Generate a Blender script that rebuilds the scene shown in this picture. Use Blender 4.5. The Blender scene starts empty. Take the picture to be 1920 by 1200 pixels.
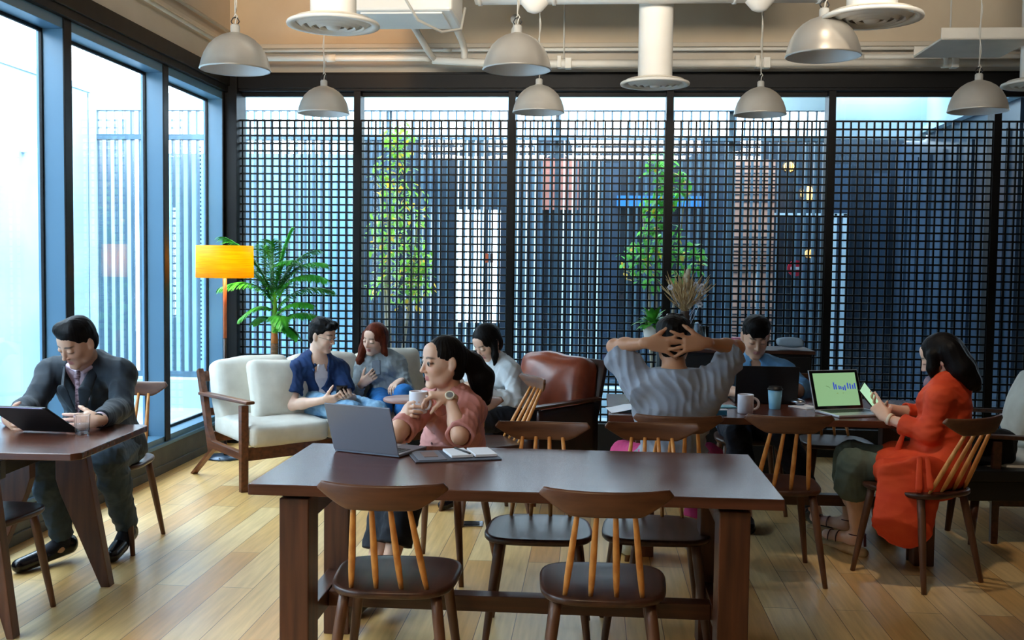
import bpy, math, random
import numpy as np
from mathutils import Vector, Matrix
random.seed(7)
PI = math.pi
scene = bpy.context.scene
COL = scene.collection

# ------------------------------------------------------------------ materials
def srgb(r, g, b):
    f = lambda c: (c / 255) / 12.92 if c / 255 <= 0.04045 else ((c / 255 + 0.055) / 1.055) ** 2.4
    return (f(r), f(g), f(b), 1.0)

def new_mat(name):
    m = bpy.data.materials.new(name); m.use_nodes = True
    nt = m.node_tree
    return m, nt, nt.nodes['Principled BSDF']

def setp(b, **k):
    names = {'rough': 'Roughness', 'metal': 'Metallic', 'spec': 'Specular IOR Level', 'sheen': 'Sheen Weight',
             'trans': 'Transmission Weight', 'ior': 'IOR', 'coat': 'Coat Weight', 'sss': 'Subsurface Weight', 'coatr': 'Coat Roughness'}
    for key, v in k.items():
        b.inputs[names[key]].default_value = v

def noise_mat(name, c1, c2, scale=8.0, rough=0.6, bump=0.0, bscale=60.0, stretch=(1, 1, 1), detail=4, **k):
    m, nt, b = new_mat(name)
    N = nt.nodes; L = nt.links
    tc = N.new('ShaderNodeTexCoord'); mp = N.new('ShaderNodeMapping'); mp.inputs['Scale'].default_value = stretch
    L.new(tc.outputs['Object'], mp.inputs['Vector'])
    nz = N.new('ShaderNodeTexNoise'); nz.inputs['Scale'].default_value = scale; nz.inputs['Detail'].default_value = detail
    L.new(mp.outputs[0], nz.inputs['Vector'])
    r = N.new('ShaderNodeValToRGB'); r.color_ramp.elements[0].position = .32; r.color_ramp.elements[1].position = .68
    r.color_ramp.elements[0].color = c1; r.color_ramp.elements[1].color = c2
    L.new(nz.outputs['Fac'], r.inputs['Fac']); L.new(r.outputs['Color'], b.inputs['Base Color'])
    if bump:
        n2 = N.new('ShaderNodeTexNoise'); n2.inputs['Scale'].default_value = bscale
        L.new(mp.outputs[0], n2.inputs['Vector'])
        bp = N.new('ShaderNodeBump'); bp.inputs['Strength'].default_value = bump; bp.inputs['Distance'].default_value = .002
        L.new(n2.outputs['Fac'], bp.inputs['Height']); L.new(bp.outputs['Normal'], b.inputs['Normal'])
    setp(b, rough=rough, **k)
    return m

def wood(name, c1, c2, rough=0.4, axis='x', scale=5.0, **k):
    st = {'x': (.5, 7, 7), 'y': (7, .5, 7), 'z': (7, 7, .5)}[axis]
    return noise_mat(name, c1, c2, scale, rough, .08, 30, st, 6, **k)

def plain(name, c, rough=0.5, **k):
    m, nt, b = new_mat(name)
    b.inputs['Base Color'].default_value = c
    # a faint roughness break-up so nothing is perfectly uniform
    N = nt.nodes; L = nt.links
    tc = N.new('ShaderNodeTexCoord'); nz = N.new('ShaderNodeTexNoise'); nz.inputs['Scale'].default_value = 14
    L.new(tc.outputs['Object'], nz.inputs['Vector'])
    mr = N.new('ShaderNodeMapRange'); mr.inputs['To Min'].default_value = max(0, rough - .05); mr.inputs['To Max'].default_value = min(1, rough + .05)
    L.new(nz.outputs['Fac'], mr.inputs['Value']); L.new(mr.outputs[0], b.inputs['Roughness'])
    setp(b, **k)
    return m

def emit_mat(name, c, strength):
    m, nt, b = new_mat(name)
    b.inputs['Base Color'].default_value = c
    b.inputs['Emission Color'].default_value = c; b.inputs['Emission Strength'].default_value = strength
    return m

def glass_mat(name, tint=(1, 1, 1, 1), refl=1.0, ior=1.5):
    m, nt, b = new_mat(name); N = nt.nodes; L = nt.links
    N.remove(b)
    out = N['Material Output']
    tr = N.new('ShaderNodeBsdfTransparent'); tr.inputs['Color'].default_value = tint
    gl = N.new('ShaderNodeBsdfGlossy'); gl.inputs['Roughness'].default_value = 0.01; gl.inputs['Color'].default_value = (refl, refl, refl, 1)
    # reflectance by viewing angle, the same for both faces of a thin pane
    ge = N.new('ShaderNodeNewGeometry'); dt = N.new('ShaderNodeVectorMath'); dt.operation = 'DOT_PRODUCT'
    L.new(ge.outputs['Incoming'], dt.inputs[0]); L.new(ge.outputs['Normal'], dt.inputs[1])
    ab = N.new('ShaderNodeMath'); ab.operation = 'ABSOLUTE'; L.new(dt.outputs['Value'], ab.inputs[0])
    om = N.new('ShaderNodeMath'); om.operation = 'SUBTRACT'; om.inputs[0].default_value = 1; L.new(ab.outputs[0], om.inputs[1])
    pw = N.new('ShaderNodeMath'); pw.operation = 'POWER'; pw.inputs[1].default_value = 5; L.new(om.outputs[0], pw.inputs[0])
    f0 = ((ior - 1) / (ior + 1)) ** 2
    fr = N.new('ShaderNodeMapRange'); fr.inputs['To Min'].default_value = f0; fr.inputs['To Max'].default_value = 1; L.new(pw.outputs[0], fr.inputs['Value'])
    mx = N.new('ShaderNodeMixShader')
    L.new(fr.outputs[0], mx.inputs[0]); L.new(tr.outputs[0], mx.inputs[1]); L.new(gl.outputs[0], mx.inputs[2])
    L.new(mx.outputs[0], out.inputs['Surface'])
    return m

def attr_mat(name, rough=0.5, sss=0.0):
    m, nt, b = new_mat(name); N = nt.nodes; L = nt.links
    a = N.new('ShaderNodeAttribute'); a.attribute_name = 'tint'
    tc = N.new('ShaderNodeTexCoord'); nz = N.new('ShaderNodeTexNoise'); nz.inputs['Scale'].default_value = 22
    L.new(tc.outputs['Object'], nz.inputs['Vector'])
    mr = N.new('ShaderNodeMapRange'); mr.inputs['To Min'].default_value = .93; mr.inputs['To Max'].default_value = 1.07
    L.new(nz.outputs['Fac'], mr.inputs['Value'])
    mx = N.new('ShaderNodeVectorMath'); mx.operation = 'SCALE'
    L.new(a.outputs['Color'], mx.inputs[0]); L.new(mr.outputs[0], mx.inputs['Scale'])
    L.new(mx.outputs[0], b.inputs['Base Color'])
    setp(b, rough=rough)
    if sss:
        b.inputs['Subsurface Weight'].default_value = sss
        b.inputs['Subsurface Radius'].default_value = (.012, .005, .003)
        b.inputs['Subsurface Scale'].default_value = 1.0
    return m

M = {}
M['walnut'] = wood('walnut', srgb(52, 30, 22), srgb(84, 50, 34), .30, 'x')
M['walnut_y'] = wood('walnut_y', srgb(58, 33, 24), srgb(92, 54, 36), .32, 'y')
M['walnut_z'] = wood('walnut_z', srgb(66, 36, 24), srgb(102, 58, 36), .42, 'z')
M['table_top'] = wood('table_top', srgb(72, 38, 26), srgb(100, 56, 40), .26, 'x', 4.0)
M['seat_wood'] = wood('seat_wood', srgb(50, 29, 22), srgb(78, 47, 34), .34, 'y')
M['chair_leg'] = wood('chair_leg', srgb(84, 54, 38), srgb(118, 78, 54), .42, 'z')
M['crest_wood'] = wood('crest_wood', srgb(80, 48, 32), srgb(114, 72, 46), .38, 'x')
M['spindle_oak'] = wood('spindle_oak', srgb(196, 122, 58), srgb(232, 164, 90), .38, 'z')
M['pale_wood'] = wood('pale_wood', srgb(150, 108, 78), srgb(188, 144, 110), .4, 'y')
M['sofa_wood'] = wood('sofa_wood', srgb(78, 44, 28), srgb(122, 72, 44), .4, 'y')
M['cream'] = noise_mat('cream_linen', srgb(216, 210, 196), srgb(232, 227, 214), 9, .9, .25, 350, sheen=.2)
M['leather'] = noise_mat('brown_leather', srgb(120, 52, 32), srgb(160, 78, 50), 6, .28, .2, 45)
M['leather_dark'] = noise_mat('dark_leather', srgb(34, 20, 18), srgb(58, 32, 26), 6, .34, .2, 45)
M['leather_mauve'] = noise_mat('mauve_leather', srgb(112, 92, 104), srgb(134, 112, 122), 6, .4, .2, 45)
M['black_frame'] = plain('black_frame', srgb(15, 14, 14), .5, spec=.25)
M['grid_black'] = plain('grid_black', srgb(12, 18, 22), .45, spec=.3)
M['frame_skylit'] = plain('frame_skylit_blue', srgb(84, 124, 152), .35)  # blue daylight on the frame sides put into this colour
M['base_dark'] = noise_mat('base_dark', srgb(66, 66, 62), srgb(84, 82, 76), 7, .6)
M['white_paint'] = noise_mat('white_paint', srgb(236, 232, 224), srgb(244, 240, 232), 3, .65)
M['upper_wall'] = noise_mat('upper_wall', srgb(196, 184, 166), srgb(206, 194, 176), 2.5, .8)
M['pipe_paint'] = noise_mat('pipe_paint', srgb(222, 216, 204), srgb(234, 228, 216), 5, .5)
M['alu'] = noise_mat('brushed_alu', srgb(206, 200, 190), srgb(216, 210, 200), 5, .36, metal=.35)
M['alu_in'] = plain('alu_inner', srgb(226, 226, 226), .4, metal=.1)
M['socket_grey'] = plain('socket_grey', srgb(190, 188, 182), .5)
M['cord_white'] = plain('cord_white', srgb(198, 194, 184), .5)
M['black'] = plain('matte_black', srgb(16, 17, 20), .45)
M['black_gloss'] = plain('gloss_black', srgb(14, 15, 18), .12)
M['steel'] = plain('steel', srgb(170, 172, 178), .25, metal=1.0)
M['laptop_grey'] = plain('laptop_grey', srgb(136, 138, 150), .38, metal=.35)
M['laptop_silver'] = plain('laptop_silver', srgb(196, 200, 206), .3, metal=.5)
M['paper'] = plain('paper', srgb(236, 238, 244), .85)
M['ceramic'] = plain('ceramic_white', srgb(232, 228, 236), .22)
M['glass'] = glass_mat('window_glass', (.93, .97, 1.0, 1), 1.0, 1.5)
M['glass_back'] = glass_mat('back_glass', (.90, .96, 1.0, 1), .8, 1.45)

# ------------------------------------------------------------------ mesh helpers
def rotm(rx=0, ry=0, rz=0):
    return (Matrix.Rotation(rz, 3, 'Z') @ Matrix.Rotation(ry, 3, 'Y') @ Matrix.Rotation(rx, 3, 'X'))

class MB:
    """collects vertices and faces; build() links them as ONE mesh object"""
    def __init__(s):
        s.v = []; s.f = []; s.mi = []; s.cur = 0
    def add(s, vs, fs):
        o = len(s.v); s.v += [tuple(p) for p in vs]; s.f += [tuple(i + o for i in q) for q in fs]; s.mi += [s.cur] * len(fs)
        return s
    def box(s, c, d, R=None):
        hx, hy, hz = d[0] / 2, d[1] / 2, d[2] / 2
        P = [Vector((x, y, z)) for x in (-hx, hx) for y in (-hy, hy) for z in (-hz, hz)]
        if R is not None: P = [R @ p for p in P]
        P = [p + Vector(c) for p in P]
        return s.add(P, [(0, 1, 3, 2), (4, 6, 7, 5), (0, 4, 5, 1), (2, 3, 7, 6), (0, 2, 6, 4), (1, 5, 7, 3)])
    def bx(s, x0, x1, y0, y1, z0, z1):
        return s.box(((x0 + x1) / 2, (y0 + y1) / 2, (z0 + z1) / 2), (abs(x1 - x0), abs(y1 - y0), abs(z1 - z0)))
    def rings(s, rings, cap=True, closed=True):
        n = len(rings[0]); vs = [p for r in rings for p in r]; fs = []
        for i in range(len(rings) - 1):
            for j in range(n if closed else n - 1):
                k = (j + 1) % n
                fs.append((i * n + j, i * n + k, (i + 1) * n + k, (i + 1) * n + j))
        if cap:
            fs.append(tuple(range(n))[::-1]); fs.append(tuple((len(rings) - 1) * n + j for j in range(n)))
        return s.add(vs, fs)
    def tube(s, path, r, seg=12, flat=None, cap=True):
        """sweep a circle along path; r is a number or a list of radii"""
        P = [Vector(p) for p in path]; n = len(P)
        rr = r if isinstance(r, (list, tuple)) else [r] * n
        up = None; R = []
        for i in range(n):
            t = (P[min(i + 1, n - 1)] - P[max(i - 1, 0)]).normalized()
            if up is None:
                a = Vector((0, 0, 1)) if abs(t.z) < .9 else Vector((0, 1, 0))
                up = (a - t * a.dot(t)).normalized()
            else:
                up = (up - t * up.dot(t)).normalized()
            sd = t.cross(up)
            fl = flat or (1, 1)
            R.append([P[i] + (sd * math.cos(2 * PI * k / seg) * fl[0] + up * math.sin(2 * PI * k / seg) * fl[1]) * rr[i] for k in range(seg)])
        return s.rings(R, cap)
    def lathe(s, prof, c=(0, 0, 0), seg=40, cap=False):
        """prof: list of (radius, z)"""
        R = [[(c[0] + r * math.cos(2 * PI * k / seg), c[1] + r * math.sin(2 * PI * k / seg), c[2] + z) for k in range(seg)] for r, z in prof]
        return s.rings(R, cap)
    def prism(s, out, z0, z1, T=None):
        """extrude a 2-D outline (counter-clockwise) from z0 to z1, then transform"""
        T = T or (lambda p: p)
        n = len(out)
        vs = [T(Vector((x, y, z0))) for x, y in out] + [T(Vector((x, y, z1))) for x, y in out]
        fs = [tuple(range(n))[::-1], tuple(range(n, 2 * n))] + [(i, (i + 1) % n, n + (i + 1) % n, n + i) for i in range(n)]
        return s.add(vs, fs)
    def ball(s, c, r, seg=16, ring=10, R=None):
        rr = r if isinstance(r, (tuple, list)) else (r, r, r)
        vs = []; 
        for i in range(ring + 1):
            th = PI * i / ring
            for j in range(seg):
                ph = 2 * PI * j / seg
                p = Vector((rr[0] * math.sin(th) * math.cos(ph), rr[1] * math.sin(th) * math.sin(ph), rr[2] * math.cos(th)))
                if R is not None: p = R @ p
                vs.append(p + Vector(c))
        fs = [(i * seg + j, (i + 1) * seg + j, (i + 1) * seg + (j + 1) % seg, i * seg + (j + 1) % seg) for i in range(ring) for j in range(seg)]
        return s.add(vs, fs)
    def rbox(s, c, d, r=.03, n=6, puff=(0, 0, 0), R=None, wob=0, seed=0, pinch=0):
        """rounded, puffed box (cushions)"""
        rnd = random.Random(seed); ph = [rnd.uniform(0, 6.3) for _ in range(6)]
        H = Vector((d[0] / 2, d[1] / 2, d[2] / 2))
        ax = [(0, 1, 2), (1, 2, 0), (2, 0, 1)]
        for a, b, cc in ax:
            for sg in (-1, 1):
                vs = []
                for i in range(n + 1):
                    for j in range(n + 1):
                        u = -1 + 2 * i / n; v = -1 + 2 * j / n
                        q = [0, 0, 0]; q[a] = sg; q[b] = math.sin(u * PI / 2) * .5 + u * .5; q[cc] = math.sin(v * PI / 2) * .5 + v * .5
                        p = Vector((q[0] * H.x, q[1] * H.y, q[2] * H.z))
                        inn = Vector([max(-(H[k] - r), min(H[k] - r, p[k])) for k in range(3)])
                        dv = p - inn
                        if dv.length > 1e-9: p = inn + dv.normalized() * r
                        x, y, z = q
                        p.x += puff[0] * (1 if x > 0 else -1) * abs(x) * (1 - y * y) * (1 - z * z)
                        p.y += puff[1] * (1 if y > 0 else -1) * abs(y) * (1 - x * x) * (1 - z * z)
                        p.z += puff[2] * (1 if z > 0 else -1) * abs(z) * (1 - x * x) * (1 - y * y)
                        if pinch:
                            e = (x * x * z * z); p.x *= 1 + pinch * e; p.z *= 1 + pinch * e
                        if wob:
                            w = wob * (math.sin(9 * p.x + 5 * p.z + ph[0]) * math.sin(7 * p.z - 6 * p.y + ph[1]) + .5 * math.sin(23 * p.x - 17 * p.z + ph[2]))
                            p += p.normalized() * w
                        if R is not None: p = R @ p
                        vs.append(p + Vector(c))
                fs = []
                for i in range(n):
                    for j in range(n):
                        k = i * (n + 1) + j
                        fs.append((k, k + n + 1, k + n + 2, k + 1) if sg > 0 else (k, k + 1, k + n + 2, k + n + 1))
                s.add(vs, fs)
        return s
    def build(s, name, mat, parent=None, smooth=False, bevel=0, weld=False, auto=None):
        me = bpy.data.meshes.new(name)
        me.from_pydata(s.v, [], s.f)
        for m in (mat if isinstance(mat, (list, tuple)) else [mat]): me.materials.append(m)
        if any(s.mi): me.polygons.foreach_set('material_index', s.mi)
        if weld or smooth:
            import bmesh
            bm = bmesh.new(); bm.from_mesh(me)
            bmesh.ops.remove_doubles(bm, verts=bm.verts, dist=1e-5)
            bmesh.ops.recalc_face_normals(bm, faces=bm.faces)
            bm.to_mesh(me); bm.free()
        if smooth:
            me.polygons.foreach_set('use_smooth', [True] * len(me.polygons))
        me.update()
        o = bpy.data.objects.new(name, me); COL.objects.link(o)
        if parent is not None: o.parent = parent
        if smooth == 'auto':
            try: me.set_sharp_from_angle(angle=math.radians(40))
            except Exception: pass
        if bevel:
            md = o.modifiers.new('bevel', 'BEVEL'); md.width = bevel; md.segments = 2; md.limit_method = 'ANGLE'
        return o

def tag(o, label=None, cat=None, group=None, kind=None):
    if label: o['label'] = label
    if cat: o['category'] = cat
    if group: o['group'] = group
    if kind: o['kind'] = kind
    return o

def empty(name, loc=(0, 0, 0), rz=0, label=None, cat=None, group=None, kind=None):
    o = bpy.data.objects.new(name, None); COL.objects.link(o); o.empty_display_size = .1
    o.location = loc; o.rotation_euler = (0, 0, rz)
    return tag(o, label, cat, group, kind)

def kids(o):
    return [c for c in bpy.data.objects if c.parent == o]

def copy_tree(o, loc=None, rz=None, label=None, group=None, parent=None):
    c = o.copy(); COL.objects.link(c); c.parent = parent
    if parent is None:
        if loc is not None: c.location = loc
        if rz is not None: c.rotation_euler = (0, 0, rz)
        if label: c['label'] = label
        if group: c['group'] = group
    for ch in kids(o): copy_tree(ch, parent=c)
    return c

def V(*a): return np.array(a[0] if len(a) == 1 else a, dtype=float)
def nrm(v): v = np.asarray(v, float); return v / max(1e-9, np.linalg.norm(v))
# ------------------------------------------------------------------ implicit surfaces (bodies, clothes, hair)
class Field:
    """dense signed-distance grid; shapes are blended in and the zero surface is meshed"""
    def __init__(s, lo, hi, h):
        s.h = h; s.lo = np.array(lo, float) - 3 * h; hi = np.array(hi, float) + 3 * h
        s.n = np.ceil((hi - s.lo) / h).astype(int) + 1
        s.d = np.full(s.n, .12, np.float32)
    def sub(s, lo, hi):
        a = np.clip(np.floor((np.array(lo) - s.lo) / s.h).astype(int), 0, s.n)
        b = np.clip(np.ceil((np.array(hi) - s.lo) / s.h).astype(int) + 1, 0, s.n)
        if np.any(b <= a): return None
        ax = [(s.lo[i] + s.h * np.arange(a[i], b[i])).astype(np.float32) for i in range(3)]
        X, Y, Z = np.meshgrid(*ax, indexing='ij')
        return (slice(a[0], b[0]), slice(a[1], b[1]), slice(a[2], b[2])), X, Y, Z
    def apply(s, prim, op='u', k=.02):
        lo, hi, fn = prim
        m = max(k, .01) + 2 * s.h
        r = s.sub(lo - m, hi + m)
        if r is None: return
        sl, X, Y, Z = r
        d2 = fn(X, Y, Z); d1 = s.d[sl]
        if op == 'u':
            hh = np.clip(.5 + .5 * (d1 - d2) / k, 0, 1)
            s.d[sl] = d1 * (1 - hh) + d2 * hh - k * hh * (1 - hh)
        elif op == 's':
            hh = np.clip(.5 - .5 * (d1 + d2) / k, 0, 1)
            s.d[sl] = d1 * (1 - hh) - d2 * hh + k * hh * (1 - hh)
    def plane(s, p, n):
        """keep only the side the normal points away from"""
        n = nrm(n)
        X = (s.lo[0] + s.h * np.arange(s.n[0]))[:, None, None]; Y = (s.lo[1] + s.h * np.arange(s.n[1]))[None, :, None]
        Z = (s.lo[2] + s.h * np.arange(s.n[2]))[None, None, :]
        q = ((X - p[0]) * n[0] + (Y - p[1]) * n[1] + (Z - p[2]) * n[2]).astype(np.float32)
        s.d = np.maximum(s.d, q)
    def displace(s, fn):
        m = np.abs(s.d) < .03
        idx = np.nonzero(m)
        P = [s.lo[i] + s.h * idx[i] for i in range(3)]
        s.d[m] += fn(*P).astype(np.float32)
    def mesh(s):
        d = s.d.copy(); h = s.h
        d[0] = d[-1] = .1; d[:, 0] = d[:, -1] = .1; d[:, :, 0] = d[:, :, -1] = .1
        ins = d < 0
        c = np.zeros(np.array(d.shape) - 1, np.int8)
        for i in (0, 1):
            for j in (0, 1):
                for k in (0, 1):
                    c += ins[i:c.shape[0] + i, j:c.shape[1] + j, k:c.shape[2] + k]
        act = (c > 0) & (c < 8)
        I, J, K = np.nonzero(act)
        idm = np.full(c.shape, -1, np.int32); idm[I, J, K] = np.arange(len(I))
        corner = {(i, j, k): d[I + i, J + j, K + k] for i in (0, 1) for j in (0, 1) for k in (0, 1)}
        acc = np.zeros((len(I), 3)); cnt = np.zeros(len(I))
        E = []
        for a in range(3):
            o = [x for x in range(3) if x != a]
            for u in (0, 1):
                for v in (0, 1):
                    p = [0, 0, 0]; p[o[0]] = u; p[o[1]] = v; q = list(p); q[a] = 1
                    E.append((tuple(p), tuple(q), a))
        for p, q, a in E:
            dp, dq = corner[p], corner[q]
            m = (dp < 0) != (dq < 0)
            t = np.where(m, dp / np.where(np.abs(dp - dq) < 1e-9, 1e-9, dp - dq), 0)
            for ax in range(3):
                acc[:, ax] += m * (p[ax] + (t if ax == a else 0))
            cnt += m
        pos = acc / cnt[:, None] + np.stack([I, J, K], 1)
        pos = pos * h + s.lo
        F = []
        # x edges
        for a in range(3):
            o = [(1, 2), (2, 0), (0, 1)][a]
            sh = list(d.shape); sh[a] -= 1
            s0 = [slice(None)] * 3; s1 = [slice(None)] * 3; s0[a] = slice(0, -1); s1[a] = slice(1, None)
            A = ins[tuple(s0)]; B = ins[tuple(s1)]
            x = A != B
            idx = np.array(np.nonzero(x))
            ok = (idx[o[0]] > 0) & (idx[o[1]] > 0) & (idx[o[0]] < c.shape[o[0]]) & (idx[o[1]] < c.shape[o[1]])
            idx = idx[:, ok]
            flip = A[tuple(idx)]
            def cell(du, dv):
                q = idx.copy(); q[o[0]] -= du; q[o[1]] -= dv
                return idm[tuple(q)]
            q4 = np.stack([cell(1, 1), cell(0, 1), cell(0, 0), cell(1, 0)], 1)
            q4[~flip] = q4[~flip][:, ::-1]
            F.append(q4)
        F = np.concatenate(F)
        F = F[(F >= 0).all(1)]
        return pos, F

def relax(pos, F, it=2, lam=.5):
    n = len(pos)
    e = np.concatenate([F[:, [0, 1]], F[:, [1, 2]], F[:, [2, 3]], F[:, [3, 0]]])
    e = np.concatenate([e, e[:, ::-1]])
    cnt = np.bincount(e[:, 0], minlength=n)[:, None]
    for _ in range(it):
        s = np.stack([np.bincount(e[:, 0], weights=pos[e[:, 1], k], minlength=n) for k in range(3)], 1)
        pos = pos + lam * (s / np.maximum(cnt, 1) - pos)
    return pos

def np_mesh(name, pos, F, mat, parent=None, tint=None):
    me = bpy.data.meshes.new(name)
    me.vertices.add(len(pos)); me.vertices.foreach_set('co', pos.astype(np.float32).ravel())
    me.loops.add(F.size); me.loops.foreach_set('vertex_index', F.astype(np.int32).ravel())
    me.polygons.add(len(F)); me.polygons.foreach_set('loop_start', np.arange(0, F.size, 4, dtype=np.int32))
    me.polygons.foreach_set('use_smooth', np.ones(len(F), bool))
    me.materials.append(mat)
    me.update(calc_edges=True)
    if tint is not None:
        a = me.attributes.new('tint', 'FLOAT_COLOR', 'POINT')
        a.data.foreach_set('color', np.concatenate([tint, np.ones((len(tint), 1))], 1).astype(np.float32).ravel())
    o = bpy.data.objects.new(name, me); COL.objects.link(o)
    if parent is not None: o.parent = parent
    return o

# primitives: (lo, hi, distance function)
def cap(a, b, ra, rb=None, flat=None):
    """tapered capsule a-b; flat=(axis, factor) squashes the section along axis"""
    a = V(a); b = V(b); rb = ra if rb is None else rb
    ba = b - a; L2 = max(1e-9, ba @ ba); R = max(ra, rb)
    if flat is not None: fa = nrm(flat[0]); fk = 1 / flat[1] - 1
    def fn(X, Y, Z):
        x, y, z = X - a[0], Y - a[1], Z - a[2]
        t = np.clip((x * ba[0] + y * ba[1] + z * ba[2]) / L2, 0, 1)
        x = x - t * ba[0]; y = y - t * ba[1]; z = z - t * ba[2]
        if flat is not None:
            s_ = (x * fa[0] + y * fa[1] + z * fa[2]) * fk
            x = x + s_ * fa[0]; y = y + s_ * fa[1]; z = z + s_ * fa[2]
        return np.sqrt(x * x + y * y + z * z) - (ra + t * (rb - ra))
    return np.minimum(a, b) - R, np.maximum(a, b) + R, fn

def ell(c, r, fr=None):
    """ellipsoid; fr = 3x3 rows = local axes in world"""
    c = V(c); r = V(r); A = np.eye(3) if fr is None else np.array(fr, float)
    R = r.max()
    def fn(X, Y, Z):
        x, y, z = X - c[0], Y - c[1], Z - c[2]
        q = [(x * A[i, 0] + y * A[i, 1] + z * A[i, 2]) for i in range(3)]
        k0 = np.sqrt(sum((q[i] / r[i]) ** 2 for i in range(3)))
        k1 = np.sqrt(sum((q[i] / r[i] ** 2) ** 2 for i in range(3)))
        return k0 * (k0 - 1) / np.maximum(k1, 1e-6)
    return c - R, c + R, fn

def rbx(c, hd, r, fr=None):
    c = V(c); hd = V(hd); A = np.eye(3) if fr is None else np.array(fr, float); R = np.linalg.norm(hd)
    def fn(X, Y, Z):
        x, y, z = X - c[0], Y - c[1], Z - c[2]
        q = [np.abs(x * A[i, 0] + y * A[i, 1] + z * A[i, 2]) - (hd[i] - r) for i in range(3)]
        out = np.sqrt(sum(np.maximum(v, 0) ** 2 for v in q))
        return out + np.minimum(np.maximum(q[0], np.maximum(q[1], q[2])), 0) - r
    return c - R, c + R, fn

def folds(amp, freq=22, seed=0):
    r = np.random.RandomState(seed); D = r.normal(size=(5, 3)); D /= np.linalg.norm(D, axis=1)[:, None]; ph = r.uniform(0, 6.28, 10)
    def fn(X, Y, Z):
        t = 0
        for i in range(4):
            f = freq * (1.7, 3.1, 4.9, 7.2)[i]
            u = f * (D[i, 0] * X + D[i, 1] * Y + D[i, 2] * Z)
            w = 1.6 * np.sin(.45 * f * (D[(i + 1) % 5, 0] * X + D[(i + 1) % 5, 1] * Y + D[(i + 1) % 5, 2] * Z) + ph[i])
            t = t + (np.abs(np.sin(u + w + ph[i + 4])) - .6) / (1 + .5 * i)
        return amp * t * 1.1
    return fn
# ------------------------------------------------------------------ people
CAM = V(0, 0, 1.52)
def frame(look, roll=0.0):
    f = nrm(look); r = nrm(np.cross(f, V(0, 0, 1))); u = np.cross(r, f)
    c, s = math.cos(roll), math.sin(roll)
    return np.array([c * r + s * u, f, -s * r + c * u])          # rows: right, forward, up

def rot_about(v, axis, ang):
    v = V(v); a = nrm(axis); return v * math.cos(ang) + np.cross(a, v) * math.sin(ang) + a * (a @ v) * (1 - math.cos(ang))

def hand_prims(w, d, n, t, curl=.35, spread=.10, thumb=(.55, .55, .35), s=1.0, curls=None):
    """w wrist, d pointing direction, n palm normal (the side fingers curl to), t thumb side"""
    w = V(w); d = nrm(d); n = nrm(V(n) - d * (V(n) @ d)); t = nrm(V(t) - d * (V(t) @ d) - n * (V(t) @ n))
    P = []; pad = []
    P.append((cap(w - d * .02 * s, w + d * .03 * s, .024 * s, .026 * s, (n, .72)), .015))
    for k, off in enumerate((.024, .008, -.008, -.024)):
        a = w + d * .022 * s + t * off * .75 * s; b = w + d * .085 * s + t * off * s * 1.12
        P.append((cap(a, b, .0165 * s, .0125 * s, (n, .85)), .016))
    P.append((ell(w + d * .035 * s + t * .022 * s + n * .006 * s, V(.017, .028, .016) * s, [t, d, n]), .014))
    L = (.074, .082, .077, .060); base = (.029, .010, -.010, -.028)
    tips = []
    for i in range(4):
        c = curl if curls is None else curls[i]
        p = w + d * (.086 - .004 * (i == 3)) * s + t * base[i] * s
        dd = nrm(d + t * spread * (1.5 - i) )
        ax = np.cross(dd, n)
        for j, (fr, ra, rb) in enumerate(((.45, .0092, .0084), (.30, .0084, .0076), (.25, .0076, .0066))):
            dd = rot_about(dd, ax, c * (1.0, 1.15, .7)[j])
            q = p + dd * L[i] * fr * s
            P.append((cap(p, q, ra * s, rb * s), .004)); p = q
        tips.append(p)
    p = w + d * .022 * s + t * .026 * s + n * .004 * s
    dd = nrm(t * thumb[0] + d * thumb[1] + n * thumb[2])
    ax = np.cross(dd, nrm(n + d * .4))
    for j, (l, ra, rb) in enumerate(((.040, .0135, .0105), (.030, .0102, .0092), (.024, .0092, .0072))):
        q = p + dd * l * s
        P.append((cap(p, q, ra * s, rb * s), .007)); p = q
        dd = rot_about(dd, ax, .22)
    tips.append(p)
    return P, tips

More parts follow.
